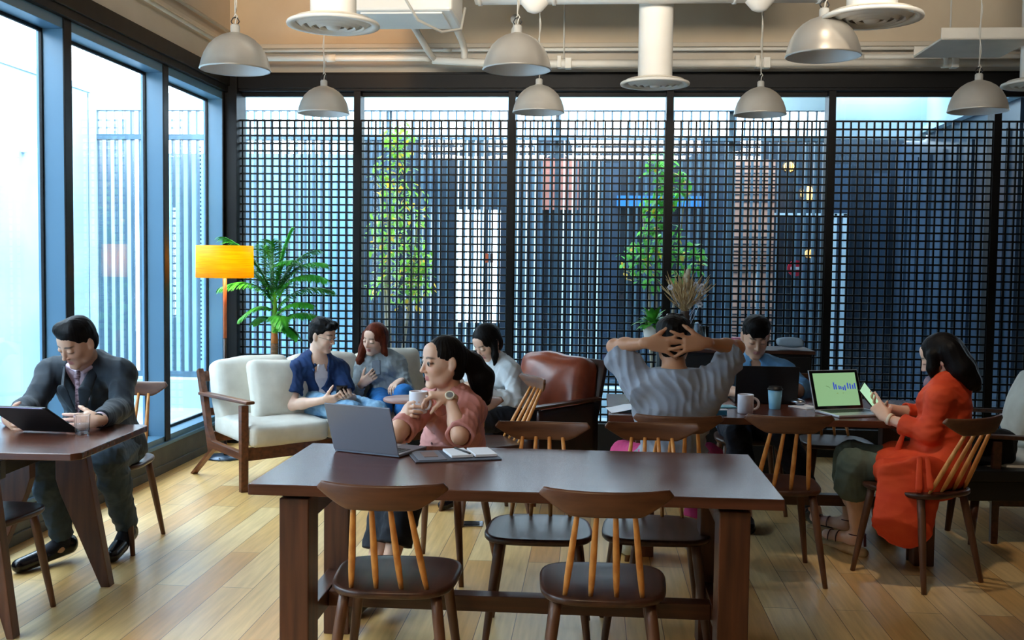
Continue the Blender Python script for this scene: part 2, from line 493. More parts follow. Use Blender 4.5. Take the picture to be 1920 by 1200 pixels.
def head_prims(H, fr, s=1.0, fem=False, eyes='open'):
    H = V(H)
    Q = lambda x, y, z: H + s * (x * fr[0] + y * fr[1] + z * fr[2])
    E = lambda x, y, z, a, b, c: ell(Q(x, y, z), V(a, b, c) * s, fr)
    C = lambda p, q, ra, rb=None, fl=None: cap(Q(*p), Q(*q), ra * s, (rb if rb is not None else ra) * s, fl)
    jw = .043 if fem else .046
    U = [(E(0, -.012, .030, .073, .092, .084), .01), (E(0, .020, -.022, .0625, .068, .085), .02),
         (E(0, .030, -.072, jw, .044, .036), .022), (C((-.012, .066, -.099), (.012, .066, -.099), .0155), .018),
         (C((-.040, .022, -.072), (-.052, -.010, -.040), .020, .018), .02), (C((.040, .022, -.072), (.052, -.010, -.040), .020, .018), .02),
         (E(-.034, .056, -.026, .022, .022, .022), .02), (E(.034, .056, -.026, .022, .022, .022), .02),
         (C((-.032, .073, .026), (.032, .073, .026), .010 if not fem else .008), .016),
         (E(0, .060, .052, .045, .026, .034), .02),
         ]
    S = [(E(-.032, .096, .004, .018, .014, .0125), .010), (E(.032, .096, .004, .018, .014, .0125), .010)]
    U2 = [(C((0, .083, .018), (0, .101, -.026), .0060, .0092), .010), (E(0, .103, -.031, .0105, .0095, .0085), .006),
          (E(-.0125, .093, -.034, .0068, .0085, .0062), .005), (E(.0125, .093, -.034, .0068, .0085, .0062), .005),
          (C((-.018, .0770, -.0600), (0, .0835, -.0580), .0032, .0042), .004), (C((.018, .0770, -.0600), (0, .0835, -.0580), .0032, .0042), .004),
          (C((-.015, .0770, -.0675), (0, .0825, -.0695), .0036, .0050), .004), (C((.015, .0770, -.0675), (0, .0825, -.0695), .0036, .0050), .004),
          (E(-.032, .0775, .004, .0150, .0135, .0135), .004), (E(.032, .0775, .004, .0150, .0135, .0135), .004)]
    for sg in (-1, 1):
        er = rot_about(fr[0], fr[2], sg * .35)
        ef = np.array([er, np.cross(fr[2], er), fr[2]])
        U2.append((ell(Q(sg * .077, -.012, .0), V(.0085, .016, .028) * s, ef), .008))
        U2.append((ell(Q(sg * .074, -.008, -.022), V(.010, .012, .012) * s, ef), .006))
    S2 = [(C((-.016, .0890, -.0638), (.016, .0890, -.0638), .0016), .003), (E(-.088, -.006, .004, .006, .008, .015), .004), (E(.088, -.006, .004, .006, .008, .015), .004)]
    if eyes == 'open':
        S2 += [(E(-.032, .0945, .003, .0130, .0105, .0058), .001), (E(.032, .0945, .003, .0130, .0105, .0058), .001)]
    return U, S, U2, S2, Q

def lerp(a, b, t): return V(a) + (V(b) - V(a)) * t

def body_parts(J, o=0.0, fem=False, g=1.0):
    """blended shapes of the body by region, o = offset for clothes"""
    f = nrm(J['front']); up = V(0, 0, 1); P = V(J['P']); N = V(J['N'])
    axis = nrm(N - P)
    f = nrm(f - axis * (f @ axis))
    side = np.cross(f, axis)
    Mid = lerp(P, N, .42) + V(J.get('bend', (0, 0, 0)))
    Ch = lerp(Mid, N, .56)
    top = lerp(Mid, N, .90)
    w = .90 if fem else 1.0
    T = [(cap(V(J['hipL']), V(J['hipR']), (.100 * g) + o), .03),
         (cap(P, Mid, .150 * g * (1.03 if fem else 1) + o, .132 * w * g + o, (f, .74)), .05),
         (cap(Mid, Ch, .134 * w * g + o, .158 * w * g + o, (f, .70)), .05),
         (cap(Ch, top, .158 * w * g + o, .09 * w * g + o, (f, .68)), .06),
         (cap(lerp(top, J['shL'], .25), J['shL'], .060 * w * g + o, .057 * w * g + o), .05),
         (cap(lerp(top, J['shR'], .25), J['shR'], .060 * w * g + o, .057 * w * g + o), .05),
         (cap(lerp(N, J['shL'], .15), lerp(N, J['shL'], .8), .040 * g + o, .038 * g + o), .05),
         (cap(lerp(N, J['shR'], .15), lerp(N, J['shR'], .8), .040 * g + o, .038 * g + o), .05)]
    if fem:
        for sg in (-1, 1):
            T.append((ell(Ch + f * .075 * g + side * sg * .068 * g - axis * .005, V(.062, .052, .060) * g + o, [side, f, axis]), .04))
    R = {'torso': T}
    for s_ in 'LR':
        sh, el, wr = V(J['sh' + s_]), V(J['el' + s_]), V(J['wr' + s_])
        aw = (.88 if fem else 1.0) * g
        R['uarm' + s_] = [(cap(sh, el, .052 * aw + o, .041 * aw + o), .03)]
        R['farm' + s_] = [(cap(el, lerp(el, wr, .35), .039 * aw + o, .041 * aw + o), .02), (cap(lerp(el, wr, .3), wr, .041 * aw + o, .025 * aw + o, None), .02)]
        hp, kn, an, to = V(J['hip' + s_]), V(J['kn' + s_]), V(J['an' + s_]), V(J['to' + s_])
        R['thigh' + s_] = [(cap(hp, kn, .084 * g + o, .056 * g + o), .04)]
        mid = lerp(kn, an, .33)
        R['shank' + s_] = [(cap(kn, mid, .054 * g + o, .053 * g + o), .03), (cap(mid, an, .053 * g + o, .034 * g + o), .03)]
        R['foot' + s_] = [(cap(an, lerp(an, to, .15) + V(0, 0, -.03), .034 * g + o, .034 * g + o), .02), (cap(lerp(an, to, .1) + V(0, 0, -.035), to, .033 * g + o, .026 * g + o), .03)]
    return R

SKIN = attr_mat('skin', .5, .12)
EYE_W = plain('eye_white', srgb(226, 224, 222), .2); EYE_B = plain('eye_dark', srgb(24, 16, 14), .12)

def bbox_of(prims, extra=.02):
    lo = np.min([p[0][0] for p in prims], 0) - extra; hi = np.max([p[0][1] for p in prims], 0) + extra
    return lo, hi

def mesh_from(name, prims, h, mat, parent, origin, subs=(), planes=(), disp=None, relax_it=2, tintf=None, late=()):
    allp = list(prims) + list(late)
    lo, hi = bbox_of(allp)
    F = Field(lo, hi, h)
    for p, k in prims: F.apply(p, 'u', k)
    if disp is not None:
        for dd in (disp if isinstance(disp, (list, tuple)) else [disp]): F.displace(dd)
    for p, k in subs: F.apply(p, 's', k)
    for p, k in late: F.apply(p, 'u', k)
    for p, n in planes: F.plane(p, n)
    pos, Q = F.mesh()
    pos = relax(pos, Q, relax_it)
    tint = tintf(pos) if tintf else None
    return np_mesh(name, pos - V(origin), Q, mat, parent, tint)

def make_person(label, J, skin, h=.005, fem=False, g=1.0, eyes='down', hands=None, iris=True, head_s=1.0, cheeks=1.0, brow=(.09, .06, .05), lips=(.62, .25, .22), group=None):
    """body as one continuous mesh under an Empty on the floor; returns the Empty"""
    J = dict(J)
    P = V(J['P']); origin = V(P[0], P[1], 0)
    root = empty('person', origin, 0, label, 'person')
    fr = frame(J['look'], J.get('roll', 0))
    J['fr'] = fr
    R = body_parts(J, 0, fem, g)
    U, S, U2, S2, Q = head_prims(J['H'], fr, head_s, fem, eyes)
    nk = .046 if fem else .054
    neck = [(cap(V(J['N']) - V(0, 0, .03), Q(0, -.022, -.045), nk + .006, nk), .03)]
    prims = []
    for k in R: prims += R[k]
    prims += neck + U
    lo, hi = bbox_of(prims + U2)
    tips = {}
    HP = []
    for s_ in 'LR':
        hd = (hands or {}).get(s_)
        if hd:
            pr, tp = hand_prims(J['wr' + s_], s=hd.get('s', .94 if fem else 1.0), **{k: v for k, v in hd.items() if k != 's'})
            HP += pr; tips[s_] = tp
    l2, h2 = bbox_of(HP) if HP else (lo, hi)
    F = Field(np.minimum(lo, l2), np.maximum(hi, h2), h)
    for p, k in prims: F.apply(p, 'u', k)
    for p, k in S: F.apply(p, 's', k)
    for p, k in U2: F.apply(p, 'u', k)
    for p, k in S2: F.apply(p, 's', k)
    for p, k in HP: F.apply(p, 'u', k)
    pos, Qd = F.mesh()
    pos = relax(pos, Qd, 1, .4)
    # skin colour: lips, brows, lash line as pigment of the skin
    loc = (pos - V(J['H'])) @ fr.T / head_s
    x, y, z = loc[:, 0], loc[:, 1], loc[:, 2]
    ax = np.abs(x)
    tint = np.tile(V(skin), (len(pos), 1))
    def mixc(m, c):
        m = np.clip(m, 0, 1)[:, None]; return tint * (1 - m) + V(c) * m
    onface = (y > .05) & (ax < .075) & (np.abs(z) < .12)
    ss = lambda v, a, b: np.clip((v - a) / (b - a), 0, 1)
    tint = mixc(onface * .35 * cheeks * np.exp(-(((ax - .038) / .018) ** 2 + ((z + .025) / .018) ** 2)), V(skin) * V(1.05, .72, .68))
    lip = onface * (1 - ss(ax, .016, .022)) * (1 - ss(np.abs(z + .0645), .0085, .0125)) * (y > .072)
    tint = mixc(lip, lips)
    bz = .0255 + .004 * np.sin((ax - .012) / .04 * PI)
    br = onface * (1 - ss(np.abs(z - bz), .0026, .0056)) * ss(ax, .009, .014) * (1 - ss(ax, .044, .052))
    tint = mixc(br * .9, brow)
    if eyes == 'down':
        lash = onface * (1 - ss(np.abs(z + .0045 - .003 * np.cos((ax - .032) / .016 * 1.4)), .0015, .0042)) * ss(ax, .016, .019) * (1 - ss(ax, .045, .049))
        tint = mixc(lash * .85, (.05, .035, .03))
    else:
        lash = onface * (1 - ss(np.abs(z - .0105 + .35 * (ax - .032) ** 2 / .012), .0018, .0050)) * ss(ax, .016, .019) * (1 - ss(ax, .046, .050))
        tint = mixc(lash * .9, (.03, .02, .02))
    body = np_mesh('body', pos - origin, Qd, SKIN, root, tint)
    if eyes == 'open':
        for sg in (-1, 1):
            c = Q(sg * .032, .0775, .003)
            m = MB()
            gz = nrm(J.get('gaze', J['look']))
            A = frame(gz); Rm = Matrix([[A[0][i], A[2][i], A[1][i]] for i in range(3)])
            m.ball((0, 0, 0), .0132 * head_s, 20, 16)
            n0 = len(m.f)
            m.mi = [1 if (i // 20) < 5 else 0 for i in range(n0)]
            m.v = [tuple(Rm @ Vector(v) + Vector(c - origin)) for v in m.v]
            m.build('eye', [EYE_W, EYE_B], root, smooth=True)
    J['Q'] = Q; J['origin'] = origin; J['tips'] = tips
    return root, J

def strands(J, amp=.0025, freq=46, wav=3.0, seed=0):
    fr = J['fr']; H = V(J['H'])
    def fn(X, Y, Z):
        x = (X - H[0]) * fr[0][0] + (Y - H[1]) * fr[0][1] + (Z - H[2]) * fr[0][2]
        y = (X - H[0]) * fr[1][0] + (Y - H[1]) * fr[1][1] + (Z - H[2]) * fr[1][2]
        z = (X - H[0]) * fr[2][0] + (Y - H[1]) * fr[2][1] + (Z - H[2]) * fr[2][2]
        th = np.arctan2(y + .01, x)
        a = np.sin(freq * th + wav * np.sin(z * 26 + seed) + seed) + .6 * np.sin(freq * .53 * th + 1.7 * wav * np.sin(z * 17 + 2 + seed))
        return amp * a
    return fn

def tufts(amp, freq, seed=0):
    f = folds(amp, freq, seed); return f

def hair_mat(name, c1, c2):
    return noise_mat(name, c1, c2, 30, .55, .3, 160, (1, 1, .25), spec=.14)
HAIR_BLACK = hair_mat('hair_black', srgb(8, 7, 8), srgb(20, 17, 18))
HAIR_RED = hair_mat('hair_auburn', srgb(70, 28, 18), srgb(112, 50, 30))

def short_hair(root, J, h=.005, style='side', mat=HAIR_BLACK, s=1.0, vol=1.0):
    Q = J['Q']; fr = J['fr']; E = lambda x, y, z, a, b, c: ell(Q(x, y, z), V(a, b, c) * s, fr)
    U = [(E(0, -.015, .034, .0795, .099, .091), .01), (E(0, -.048, -.02, .066, .055, .062), .02)]
    if style == 'side':      # swept quiff
        U += [(E(0, -.005, .080, .072, .085, .046), .02), (cap(Q(-.040, .050, .092), Q(.030, .054, .098), .018 * s, .020 * s), .02), (cap(Q(-.02, .01, .108), Q(.03, .035, .106), .028 * s, .024 * s), .03)]
    if style == 'wavy':
        U += [(E(0, .00, .088, .080, .088, .048), .02), (cap(Q(-.050, .064, .080), Q(.050, .070, .080), .024 * s), .015), (E(.03, .072, .094, .030, .026, .024), .01), (E(-.04, .06, .10, .03, .028, .024), .01), (E(-.02, -.05, .10, .045, .045, .032), .01)]
    if style == 'fringe':    # fringe falling on the forehead, short at the sides
        U += [(E(0, .006, .082, .080, .084, .046), .02), (cap(Q(-.046, .068, .054), Q(.046, .068, .054), .020 * s), .02), (cap(Q(-.045, .073, .040), Q(.040, .079, .044), .011 * s), .012), (E(0, .03, .108, .05, .05, .024), .02)]
    if style == 'back':
        U += [(E(0, -.01, .075, .080, .088, .050), .02), (E(.01, .03, .115, .045, .045, .018), .02)]
    fz = .044 if style == 'fringe' else .072
    S = [(E(0, .108, fz - .106, .082, .078, .098), .010), (E(-.082, .040, -.030, .036, .046, .066), .010), (E(.082, .040, -.030, .036, .046, .066), .010), (E(0, -.02, -.125, .10, .14, .05), .01), (E(-.066, .074, .012, .032, .034, .050), .010), (E(.066, .074, .012, .032, .034, .050), .010),
         (E(-.088, -.012, -.004, .020, .020, .034), .006), (E(.088, -.012, -.004, .020, .020, .034), .006)]
    disp = [strands(J, .0008, 40, 3, 1)]
    if style in ('wavy', 'back'): disp.append(tufts(.0045, 22, 5))
    else: disp.append(tufts(.0018, 22, 2))
    return mesh_from('hair', U, h, mat, root, J['origin'], S, (), disp, 1)

def long_hair(root, J, h=.005, mat=HAIR_BLACK, s=1.0, falls=(), side_front=True, cover=.0, part=0.0, extra_sub=()):
    Q = J['Q']; fr = J['fr']; E = lambda x, y, z, a, b, c: ell(Q(x, y, z), V(a, b, c) * s, fr)
    U = [(E(0, -.014, .034, .0815, .101, .092), .01), (E(0, -.045, -.03, .072, .060, .075), .03)]
    for f in falls:      # (list of local points, radii, flat)
        pts, rr = f[0], f[1]
        for i in range(len(pts) - 1):
            U.append((cap(pts[i], pts[i + 1], rr[i], rr[i + 1], f[2] if len(f) > 2 else None), .02))
    S = [(E(part, .112, -.034 + cover, .070, .082, .098), .010)] + list(extra_sub)
    return mesh_from('hair', U, h, mat, root, J['origin'], S, (), [strands(J, .0010, 44, 2.2, 2)], 1)

def garment(name, root, J, mat, regions, h=.006, fem=False, g=1.0, fold=(.006, 20, 1), adds=(), subs=(), planes=(), rel=2, late=(), label=None):
    """regions: list of (region, offset, fraction along limb)"""
    prims = []
    for rg in regions:
        r, o = rg[0], rg[1]; t = rg[2] if len(rg) > 2 else 1
        R = body_parts(J, o, fem, g)
        if t < 1:
            s_ = r[-1]
            if r.startswith('uarm'):
                a, b = V(J['sh' + s_]), V(J['el' + s_]); aw = (.88 if fem else 1) * g
                q = lerp(a, b, t)
                prims.append((cap(a, q, .054 * aw + o, .050 * aw + o + .004), .03))
            if r.startswith('farm'):
                a, b = V(J['el' + s_]), V(J['wr' + s_]); aw = (.88 if fem else 1) * g
                q = lerp(a, b, t); prims.append((cap(a, q, .041 * aw + o, (.041 - .014 * t) * aw + o), .03))
            if r.startswith('shank'):
                a, b = V(J['kn' + s_]), V(J['an' + s_]); q = lerp(a, b, t)
                prims.append((cap(a, q, .058 * g + o, .050 * g + o), .03))
        else: prims += R[r]
    prims += list(adds)
    return_o = mesh_from(name, prims, h, mat, root, J['origin'], subs, planes, folds(*fold) if fold else None, max(1, rel - 1), None, late)
    if label: return_o['label'] = label
    return return_o

def cuff_cut(a, b, t):
    """plane cutting the limb a-b at t: keeps the a side"""
    a, b = V(a), V(b); return (lerp(a, b, t), b - a)

def shoes(root, J, mat, h=.005, g=1.0, sole=None, names='shoe', feet='LR'):
    for s_ in feet:
        an, to = V(J['an' + s_]), V(J['to' + s_])
        d = nrm(V(to[0] - an[0], to[1] - an[1], 0))
        heel = V(an[0], an[1], an[2] - .045) - d * .035; base = heel[2] - .035
        slope = to[2] - heel[2]
        U = [(cap(heel, to, .040 * g, .033 * g), .02), (cap(lerp(heel, to, .6), to, .042 * g, .034 * g, (V(0, 0, 1), .8)), .02), (cap(heel + V(0, 0, .02), V(an) + V(0, 0, -.01), .040 * g, .040 * g), .02)]
        S = [(cap(V(an) + V(0, 0, .005), V(an) + V(0, 0, .12), .032 * g), .008)]
        o = mesh_from(names, U, h, mat, root, J['origin'], S, (), None, 2)
def endcut(a, b, t, r=.08, lim=None):
    """flat end of a sleeve or trouser leg, with a shallow hollow"""
    a, b = V(a), V(b); q = lerp(a, b, t); d = nrm(b - a)
    s_ = nrm(np.cross(d, V(.3, .2, 1))); u = np.cross(s_, d)
    out = [(rbx(q + d * .06, V(r, .06, r), .002, [s_, d, u]), .003)]
    if lim: out.append((cap(q - d * .012, q + d * .03, lim), .003))
    return out

def scaled(J, k):
    """move a pose to k times its distance from the viewpoint height, keeping its shape"""
    o = {}
    for a, b in J.items():
        if a in ('look', 'front', 'roll', 'gaze', 'bend'): o[a] = b
        else: o[a] = tuple(CAM + (V(b) - CAM) * k)
    return o

CL = {}
CL['suit'] = noise_mat('suit_wool', srgb(18, 28, 38), srgb(26, 38, 50), 30, .75, .2, 400, sheen=.1)
CL['suit_tr'] = noise_mat('suit_trousers', srgb(40, 56, 70), srgb(52, 70, 84), 24, .75, .2, 400)
CL['pinkshirt'] = noise_mat('pale_pink_shirt', srgb(214, 186, 200), srgb(226, 200, 212), 14, .8)
CL['tie'] = noise_mat('striped_tie', srgb(60, 20, 42), srgb(190, 160, 170), 55, .5, 0, 60, (1, 1, 3))
CL['navy'] = noise_mat('navy_cotton', srgb(20, 46, 92), srgb(28, 62, 112), 12, .85, .15, 300)
CL['tee'] = noise_mat('white_tee', srgb(206, 200, 208), srgb(220, 214, 220), 12, .85)
CL['jeans'] = noise_mat('light_jeans', srgb(92, 138, 178), srgb(146, 186, 214), 16, .85, .2, 380)
CL['jeans_b'] = noise_mat('bright_blue_jeans', srgb(16, 92, 158), srgb(24, 116, 190), 16, .8, .2, 380)
CL['greysw'] = noise_mat('grey_sweater', srgb(140, 150, 156), srgb(160, 170, 176), 20, .95, .4, 260)
CL['pink'] = noise_mat('dusty_pink_cotton', srgb(196, 128, 120), srgb(212, 146, 138), 10, .82, .15, 300)
CL['whitesw'] = noise_mat('white_sweater', srgb(206, 212, 216), srgb(222, 226, 230), 16, .9, .3, 280)
CL['blackcloth'] = noise_mat('black_cotton', srgb(16, 18, 26), srgb(26, 28, 38), 16, .85)
CL['greyshirt'] = noise_mat('grey_blue_shirt', srgb(140, 148, 164), srgb(156, 164, 178), 10, .8, .15, 320)
CL['raspberry'] = noise_mat('raspberry_trousers', srgb(190, 48, 110), srgb(208, 66, 126), 10, .85)
CL['blueshirt'] = noise_mat('sky_blue_shirt', srgb(88, 142, 192), srgb(108, 162, 208), 12, .8, .15, 320)
CL['navytr'] = noise_mat('dark_navy_trousers', srgb(18, 24, 40), srgb(26, 34, 52), 12, .85)
CL['orange'] = noise_mat('burnt_orange_cotton', srgb(206, 58, 18), srgb(222, 76, 28), 10, .75, .15, 300)
CL['olive'] = noise_mat('grey_green_cotton', srgb(76, 90, 80), srgb(94, 108, 96), 10, .85, .15, 300)
CL['leather_shoe'] = plain('black_shoe_leather', srgb(18, 16, 20), .22)
CL['sneaker'] = plain('pale_sneaker', srgb(196, 206, 196), .6)
CL['sandal'] = plain('dark_red_strap', srgb(70, 22, 24), .5)
CL['cork'] = noise_mat('tan_sole', srgb(176, 146, 104), srgb(196, 166, 122), 30, .7)
SK1 = srgb(216, 168, 138)[:3]; SK2 = srgb(230, 190, 166)[:3]; SK3 = srgb(196, 140, 104)[:3]; SK4 = srgb(226, 180, 152)[:3]
PEOPLE = {}

# --- man in the black suit at the left table
J = dict(P=(-2.53, 5.24, .54), N=(-2.54, 5.05, .985), H=(-2.515, 4.905, 1.105), look=(-.34, -.80, -.50), roll=.10, front=(.12, -1, 0), bend=(0, .03, 0),
         shL=(-2.345, 5.02, .935), shR=(-2.715, 5.03, .935), elL=(-2.275, 4.86, .795), elR=(-2.71, 4.83, .80), wrL=(-2.185, 4.44, .800), wrR=(-2.63, 4.49, .785),
         hipL=(-2.44, 5.22, .53), hipR=(-2.62, 5.24, .53), knL=(-2.34, 4.86, .55), knR=(-2.64, 4.80, .55), anL=(-2.39, 5.16, .13), anR=(-2.63, 4.96, .115), toL=(-2.38, 4.97, .035), toR=(-2.735, 4.75, .035))
root, J = make_person('man in black suit sitting at the small window table, head bowed over a dark tablet', J, SK1, .0045, False, 1.0, 'down', brow=(.03, .022, .02),
    hands={'L': dict(d=(-.97, -.22, -.06), n=(-.1, .9, -.1), t=(-.1, .1, 1), curl=.20, spread=.07, thumb=(.5, .75, .35)), 'R': dict(d=(.62, -.78, -.02), n=(.7, .5, .2), t=(-.2, .1, 1), curl=.3)})
short_hair(root, J, .0045, 'side')
vneck = [(cap((-2.555, 4.94, .975), (-2.50, 5.00, .72), .062, .012), .006), (cap((-2.54, 5.0, 1.03), (-2.54, 4.9, 1.02), .058), .012)]
jk = garment('jacket', root, J, CL['suit'], [('torso', .018), ('uarmL', .016), ('uarmR', .016), ('farmL', .015), ('farmR', .015)], .0055, fold=(.004, 15, 3),
        adds=[(cap((-2.345, 5.02, .955), (-2.40, 5.03, .965), .050), .03), (cap((-2.715, 5.03, .955), (-2.66, 5.04, .965), .050), .03), (cap((-2.53, 5.12, .60), (-2.53, 5.22, .53), .19, .20, ((0, 1, .2), .8)), .05)],
        subs=vneck + endcut(J['elL'], J['wrL'], .93, lim=.032) + endcut(J['elR'], J['wrR'], .93, lim=.032), planes=[((0, 0, .50), (0, 0, -1))])
garment('shirt', root, J, CL['pinkshirt'], [('torso', .010)], .006, fold=(.001, 20, 4), adds=[], subs=[(cap((-2.54, 5.03, 1.0), (-2.53, 4.95, 1.08), .056), .004)] + endcut(J['elL'], J['wrL'], .99) + endcut(J['elR'], J['wrR'], .99),
        planes=[((0, 0, .56), (0, 0, -1))], late=[(cap((-2.60, 4.975, .985), (-2.52, 4.93, .955), .012, .010), .006), (cap((-2.47, 4.985, .985), (-2.50, 4.93, .955), .012, .010), .006)])
for s__ in 'LR':
    mesh_from('shirt_cuff', [(cap(lerp(J['el' + s__], J['wr' + s__], .9), lerp(J['el' + s__], J['wr' + s__], .98), .034, .034), .004)], .004, CL['pinkshirt'], jk, J['origin'], endcut(J['el' + s__], J['wr' + s__], .99))
lap = [(cap((-2.615, 4.965, .965), (-2.575, 4.868, .87), .022, .034, ((.3, 1, .5), .16)), .01), (cap((-2.575, 4.868, .87), (-2.515, 4.905, .73), .034, .010, ((.3, 1, .3), .18)), .01),
       (cap((-2.465, 4.975, .965), (-2.465, 4.875, .87), .022, .032, ((-.2, 1, .5), .16)), .01), (cap((-2.465, 4.875, .87), (-2.50, 4.905, .73), .032, .010, ((-.2, 1, .3), .18)), .01)]
mesh_from('lapel', lap, .004, CL['suit'], jk, J['origin'])
mesh_from('tie', [(cap((-2.525, 4.925, .955), (-2.525, 4.918, .935), .013, .016), .01), (cap((-2.525, 4.915, .93), (-2.505, 4.905, .74), .012, .026, ((0, 1, .2), .3)), .008)], .004, CL['tie'], root, J['origin'])
garment('trousers', root, J, CL['suit_tr'], [('thighL', .02), ('thighR', .02), ('shankL', .022), ('shankR', .022)], .006, fold=(.006, 16, 5),
        adds=[(cap(J['hipL'], J['hipR'], .112), .03)], subs=endcut(J['knL'], J['anL'], .98) + endcut(J['knR'], J['anR'], .97))
for s__ in 'LR': mesh_from('sock', [(cap(lerp(J['kn' + s__], J['an' + s__], .8), V(J['an' + s__]) + V(0, 0, -.03), .040, .041), .01), (cap(V(J['an' + s__]) + V(0, 0, -.02), lerp(J['an' + s__], J['to' + s__], .45) + V(0, 0, -.02), .041, .037), .01)], .005, CL['blackcloth'], root, J['origin'])
shoes(root, J, CL['leather_shoe'], .005)
m = MB(); A = frame(V(J['wrL']) - V(J['elL']))
def ringband(c, d, r, w, th, seg=20):
    """a watch strap or bracelet round an axis d"""
    A = frame(d); m = MB()
    R_ = []
    for dr, dy in ((0, -w / 2), (th, -w / 2), (th, w / 2), (0, w / 2), (0, -w / 2)):
        R_.append([tuple(V(c) + A[1] * dy + (A[0] * math.cos(2 * PI * k / seg) + A[2] * math.sin(2 * PI * k / seg)) * (r + dr)) for k in range(seg)])
    return m.rings(R_, False), A
def shift(m, o):
    m.v = [(p[0] - o[0], p[1] - o[1], p[2] - o[2]) for p in m.v]; return m
c = lerp(J['elL'], J['wrL'], 1.0)
m, A = ringband(c, V(J['wrL']) - V(J['elL']), .028, .02, .004); shift(m, J['origin']).build('watch_strap', M['black'], root, smooth=True)
PEOPLE['suit'] = (root, J)

# --- man in the navy shirt on the sofa
J = scaled(dict(P=(-1.96, 7.33, .50), N=(-1.972, 7.31, .800), H=(-1.925, 7.285, .985), look=(.93, -.28, -.22), roll=-.05, front=(.6, -.8, 0), bend=(-.03, .04, 0),
         shL=(-1.835, 7.41, .735), shR=(-2.105, 7.20, .735), elL=(-1.74, 7.32, .52), elR=(-2.075, 7.06, .515), wrL=(-1.655, 7.07, .575), wrR=(-1.83, 6.975, .565),
         hipL=(-1.88, 7.36, .50), hipR=(-2.03, 7.25, .50), knL=(-1.475, 7.04, .49), knR=(-1.62, 6.93, .50), anL=(-1.42, 6.95, .11), anR=(-1.58, 6.83, .11), toL=(-1.33, 6.82, .03), toR=(-1.48, 6.70, .03)), 1.0)
root, J = make_person('man in open navy short-sleeved shirt and light jeans sitting on the cream sofa', J, SK2, .005, False, .93, 'down', head_s=1.0, brow=(.03, .022, .02),
    hands={'R': dict(d=(.95, -.15, .12), n=(.2, .75, .6), t=(0, .3, 1), curl=.55), 'L': dict(d=(-.1, -.9, .12), n=(-.55, .0, .8), t=(-.6, .0, .6), curl=.6)})
short_hair(root, J, .005, 'wavy', vol=1.1)
f = nrm(V(.6, -.8, 0)); N = V(J['N']); Pp = V(J['P'])
opn = [(cap(N + f * .10 - V(0, 0, .03), N + f * .17 - V(0, 0, .34), .055, .062, (f, 1)), .006), (cap(N + V(0, 0, .03), N + f * .10 + V(0, 0, .01), .062), .01)]
shn = garment('shirt', root, J, CL['navy'], [('torso', .016), ('uarmL', .020, .72), ('uarmR', .020, .72)], .0055, g=.93, fold=(.006, 17, 8), adds=[(cap(Pp, Pp + V(0, 0, .02), .155, .15, (f, .8)), .04)],
        subs=opn + endcut(J['shL'], J['elL'], .72, lim=.048) + endcut(J['shR'], J['elR'], .72, lim=.048), planes=[((0, 0, Pp[2] - .05), (0, 0, -1))])
mesh_from('collar', [(cap(N + V(-.065, -.02, .015), N + f * .075 + V(-.035, -.02, -.02), .014, .014, ), .02), (cap(N + V(-.062, -.03, .01), N + f * .105 + V(-.05, -.03, -.055), .014, .010, (V(.5, -.8, .3), .6)), .02), (cap(N + V(.055, .045, .012), N + f * .085 + V(.045, .03, -.045), .014, .010, (V(.8, -.4, .3), .6)), .02), (cap(N + V(-.06, -.02, .012), N + V(-.02, .02, .014) - f * .055, .014), .02), (cap(N + V(-.02, .02, .014) - f * .055, N + V(.055, .045, .012), .014), .02)], .0045, CL['navy'], shn, J['origin'])
garment('undershirt', root, J, CL['tee'], [('torso', .010)], .006, g=.93, fold=(.004, 18, 9), subs=[(cap(N + V(0, 0, -.005), N + f * .06 + V(0, 0, .06), .066), .004), (cap(J['shL'], lerp(J['shL'], N, .55), .09), .01), (cap(J['shR'], lerp(J['shR'], N, .55), .09), .01)], planes=[((0, 0, Pp[2] - .03), (0, 0, -1))])
garment('jeans', root, J, CL['jeans'], [('thighL', .018), ('thighR', .018), ('shankL', .016), ('shankR', .016)], .006, g=.93, fold=(.006, 20, 10), adds=[(cap(J['hipL'], J['hipR'], .108), .03)], subs=endcut(J['knL'], J['anL'], .94) + endcut(J['knR'], J['anR'], .94))
shoes(root, J, CL['sneaker'], .006)
m = MB(); Q = J['Q']
for sg in (-1, 1):
    rim = [Vector(Q(sg * .033 + .021 * math.cos(a), .101, -.002 + .017 * math.sin(a))) for a in np.linspace(0, 2 * PI, 17)]
    m.tube(rim, .0012, 6, cap=False)
    m.tube([Q(sg * .053, .099, 0), Q(sg * .078, .02, .004)], .0012, 6)
m.tube([Q(-.012, .101, .002), Q(0, .108, .004), Q(.012, .101, .002)], .0012, 6)
shift(m, J['origin']).build('eyeglasses', M['steel'], root)
PEOPLE['navy'] = (root, J)

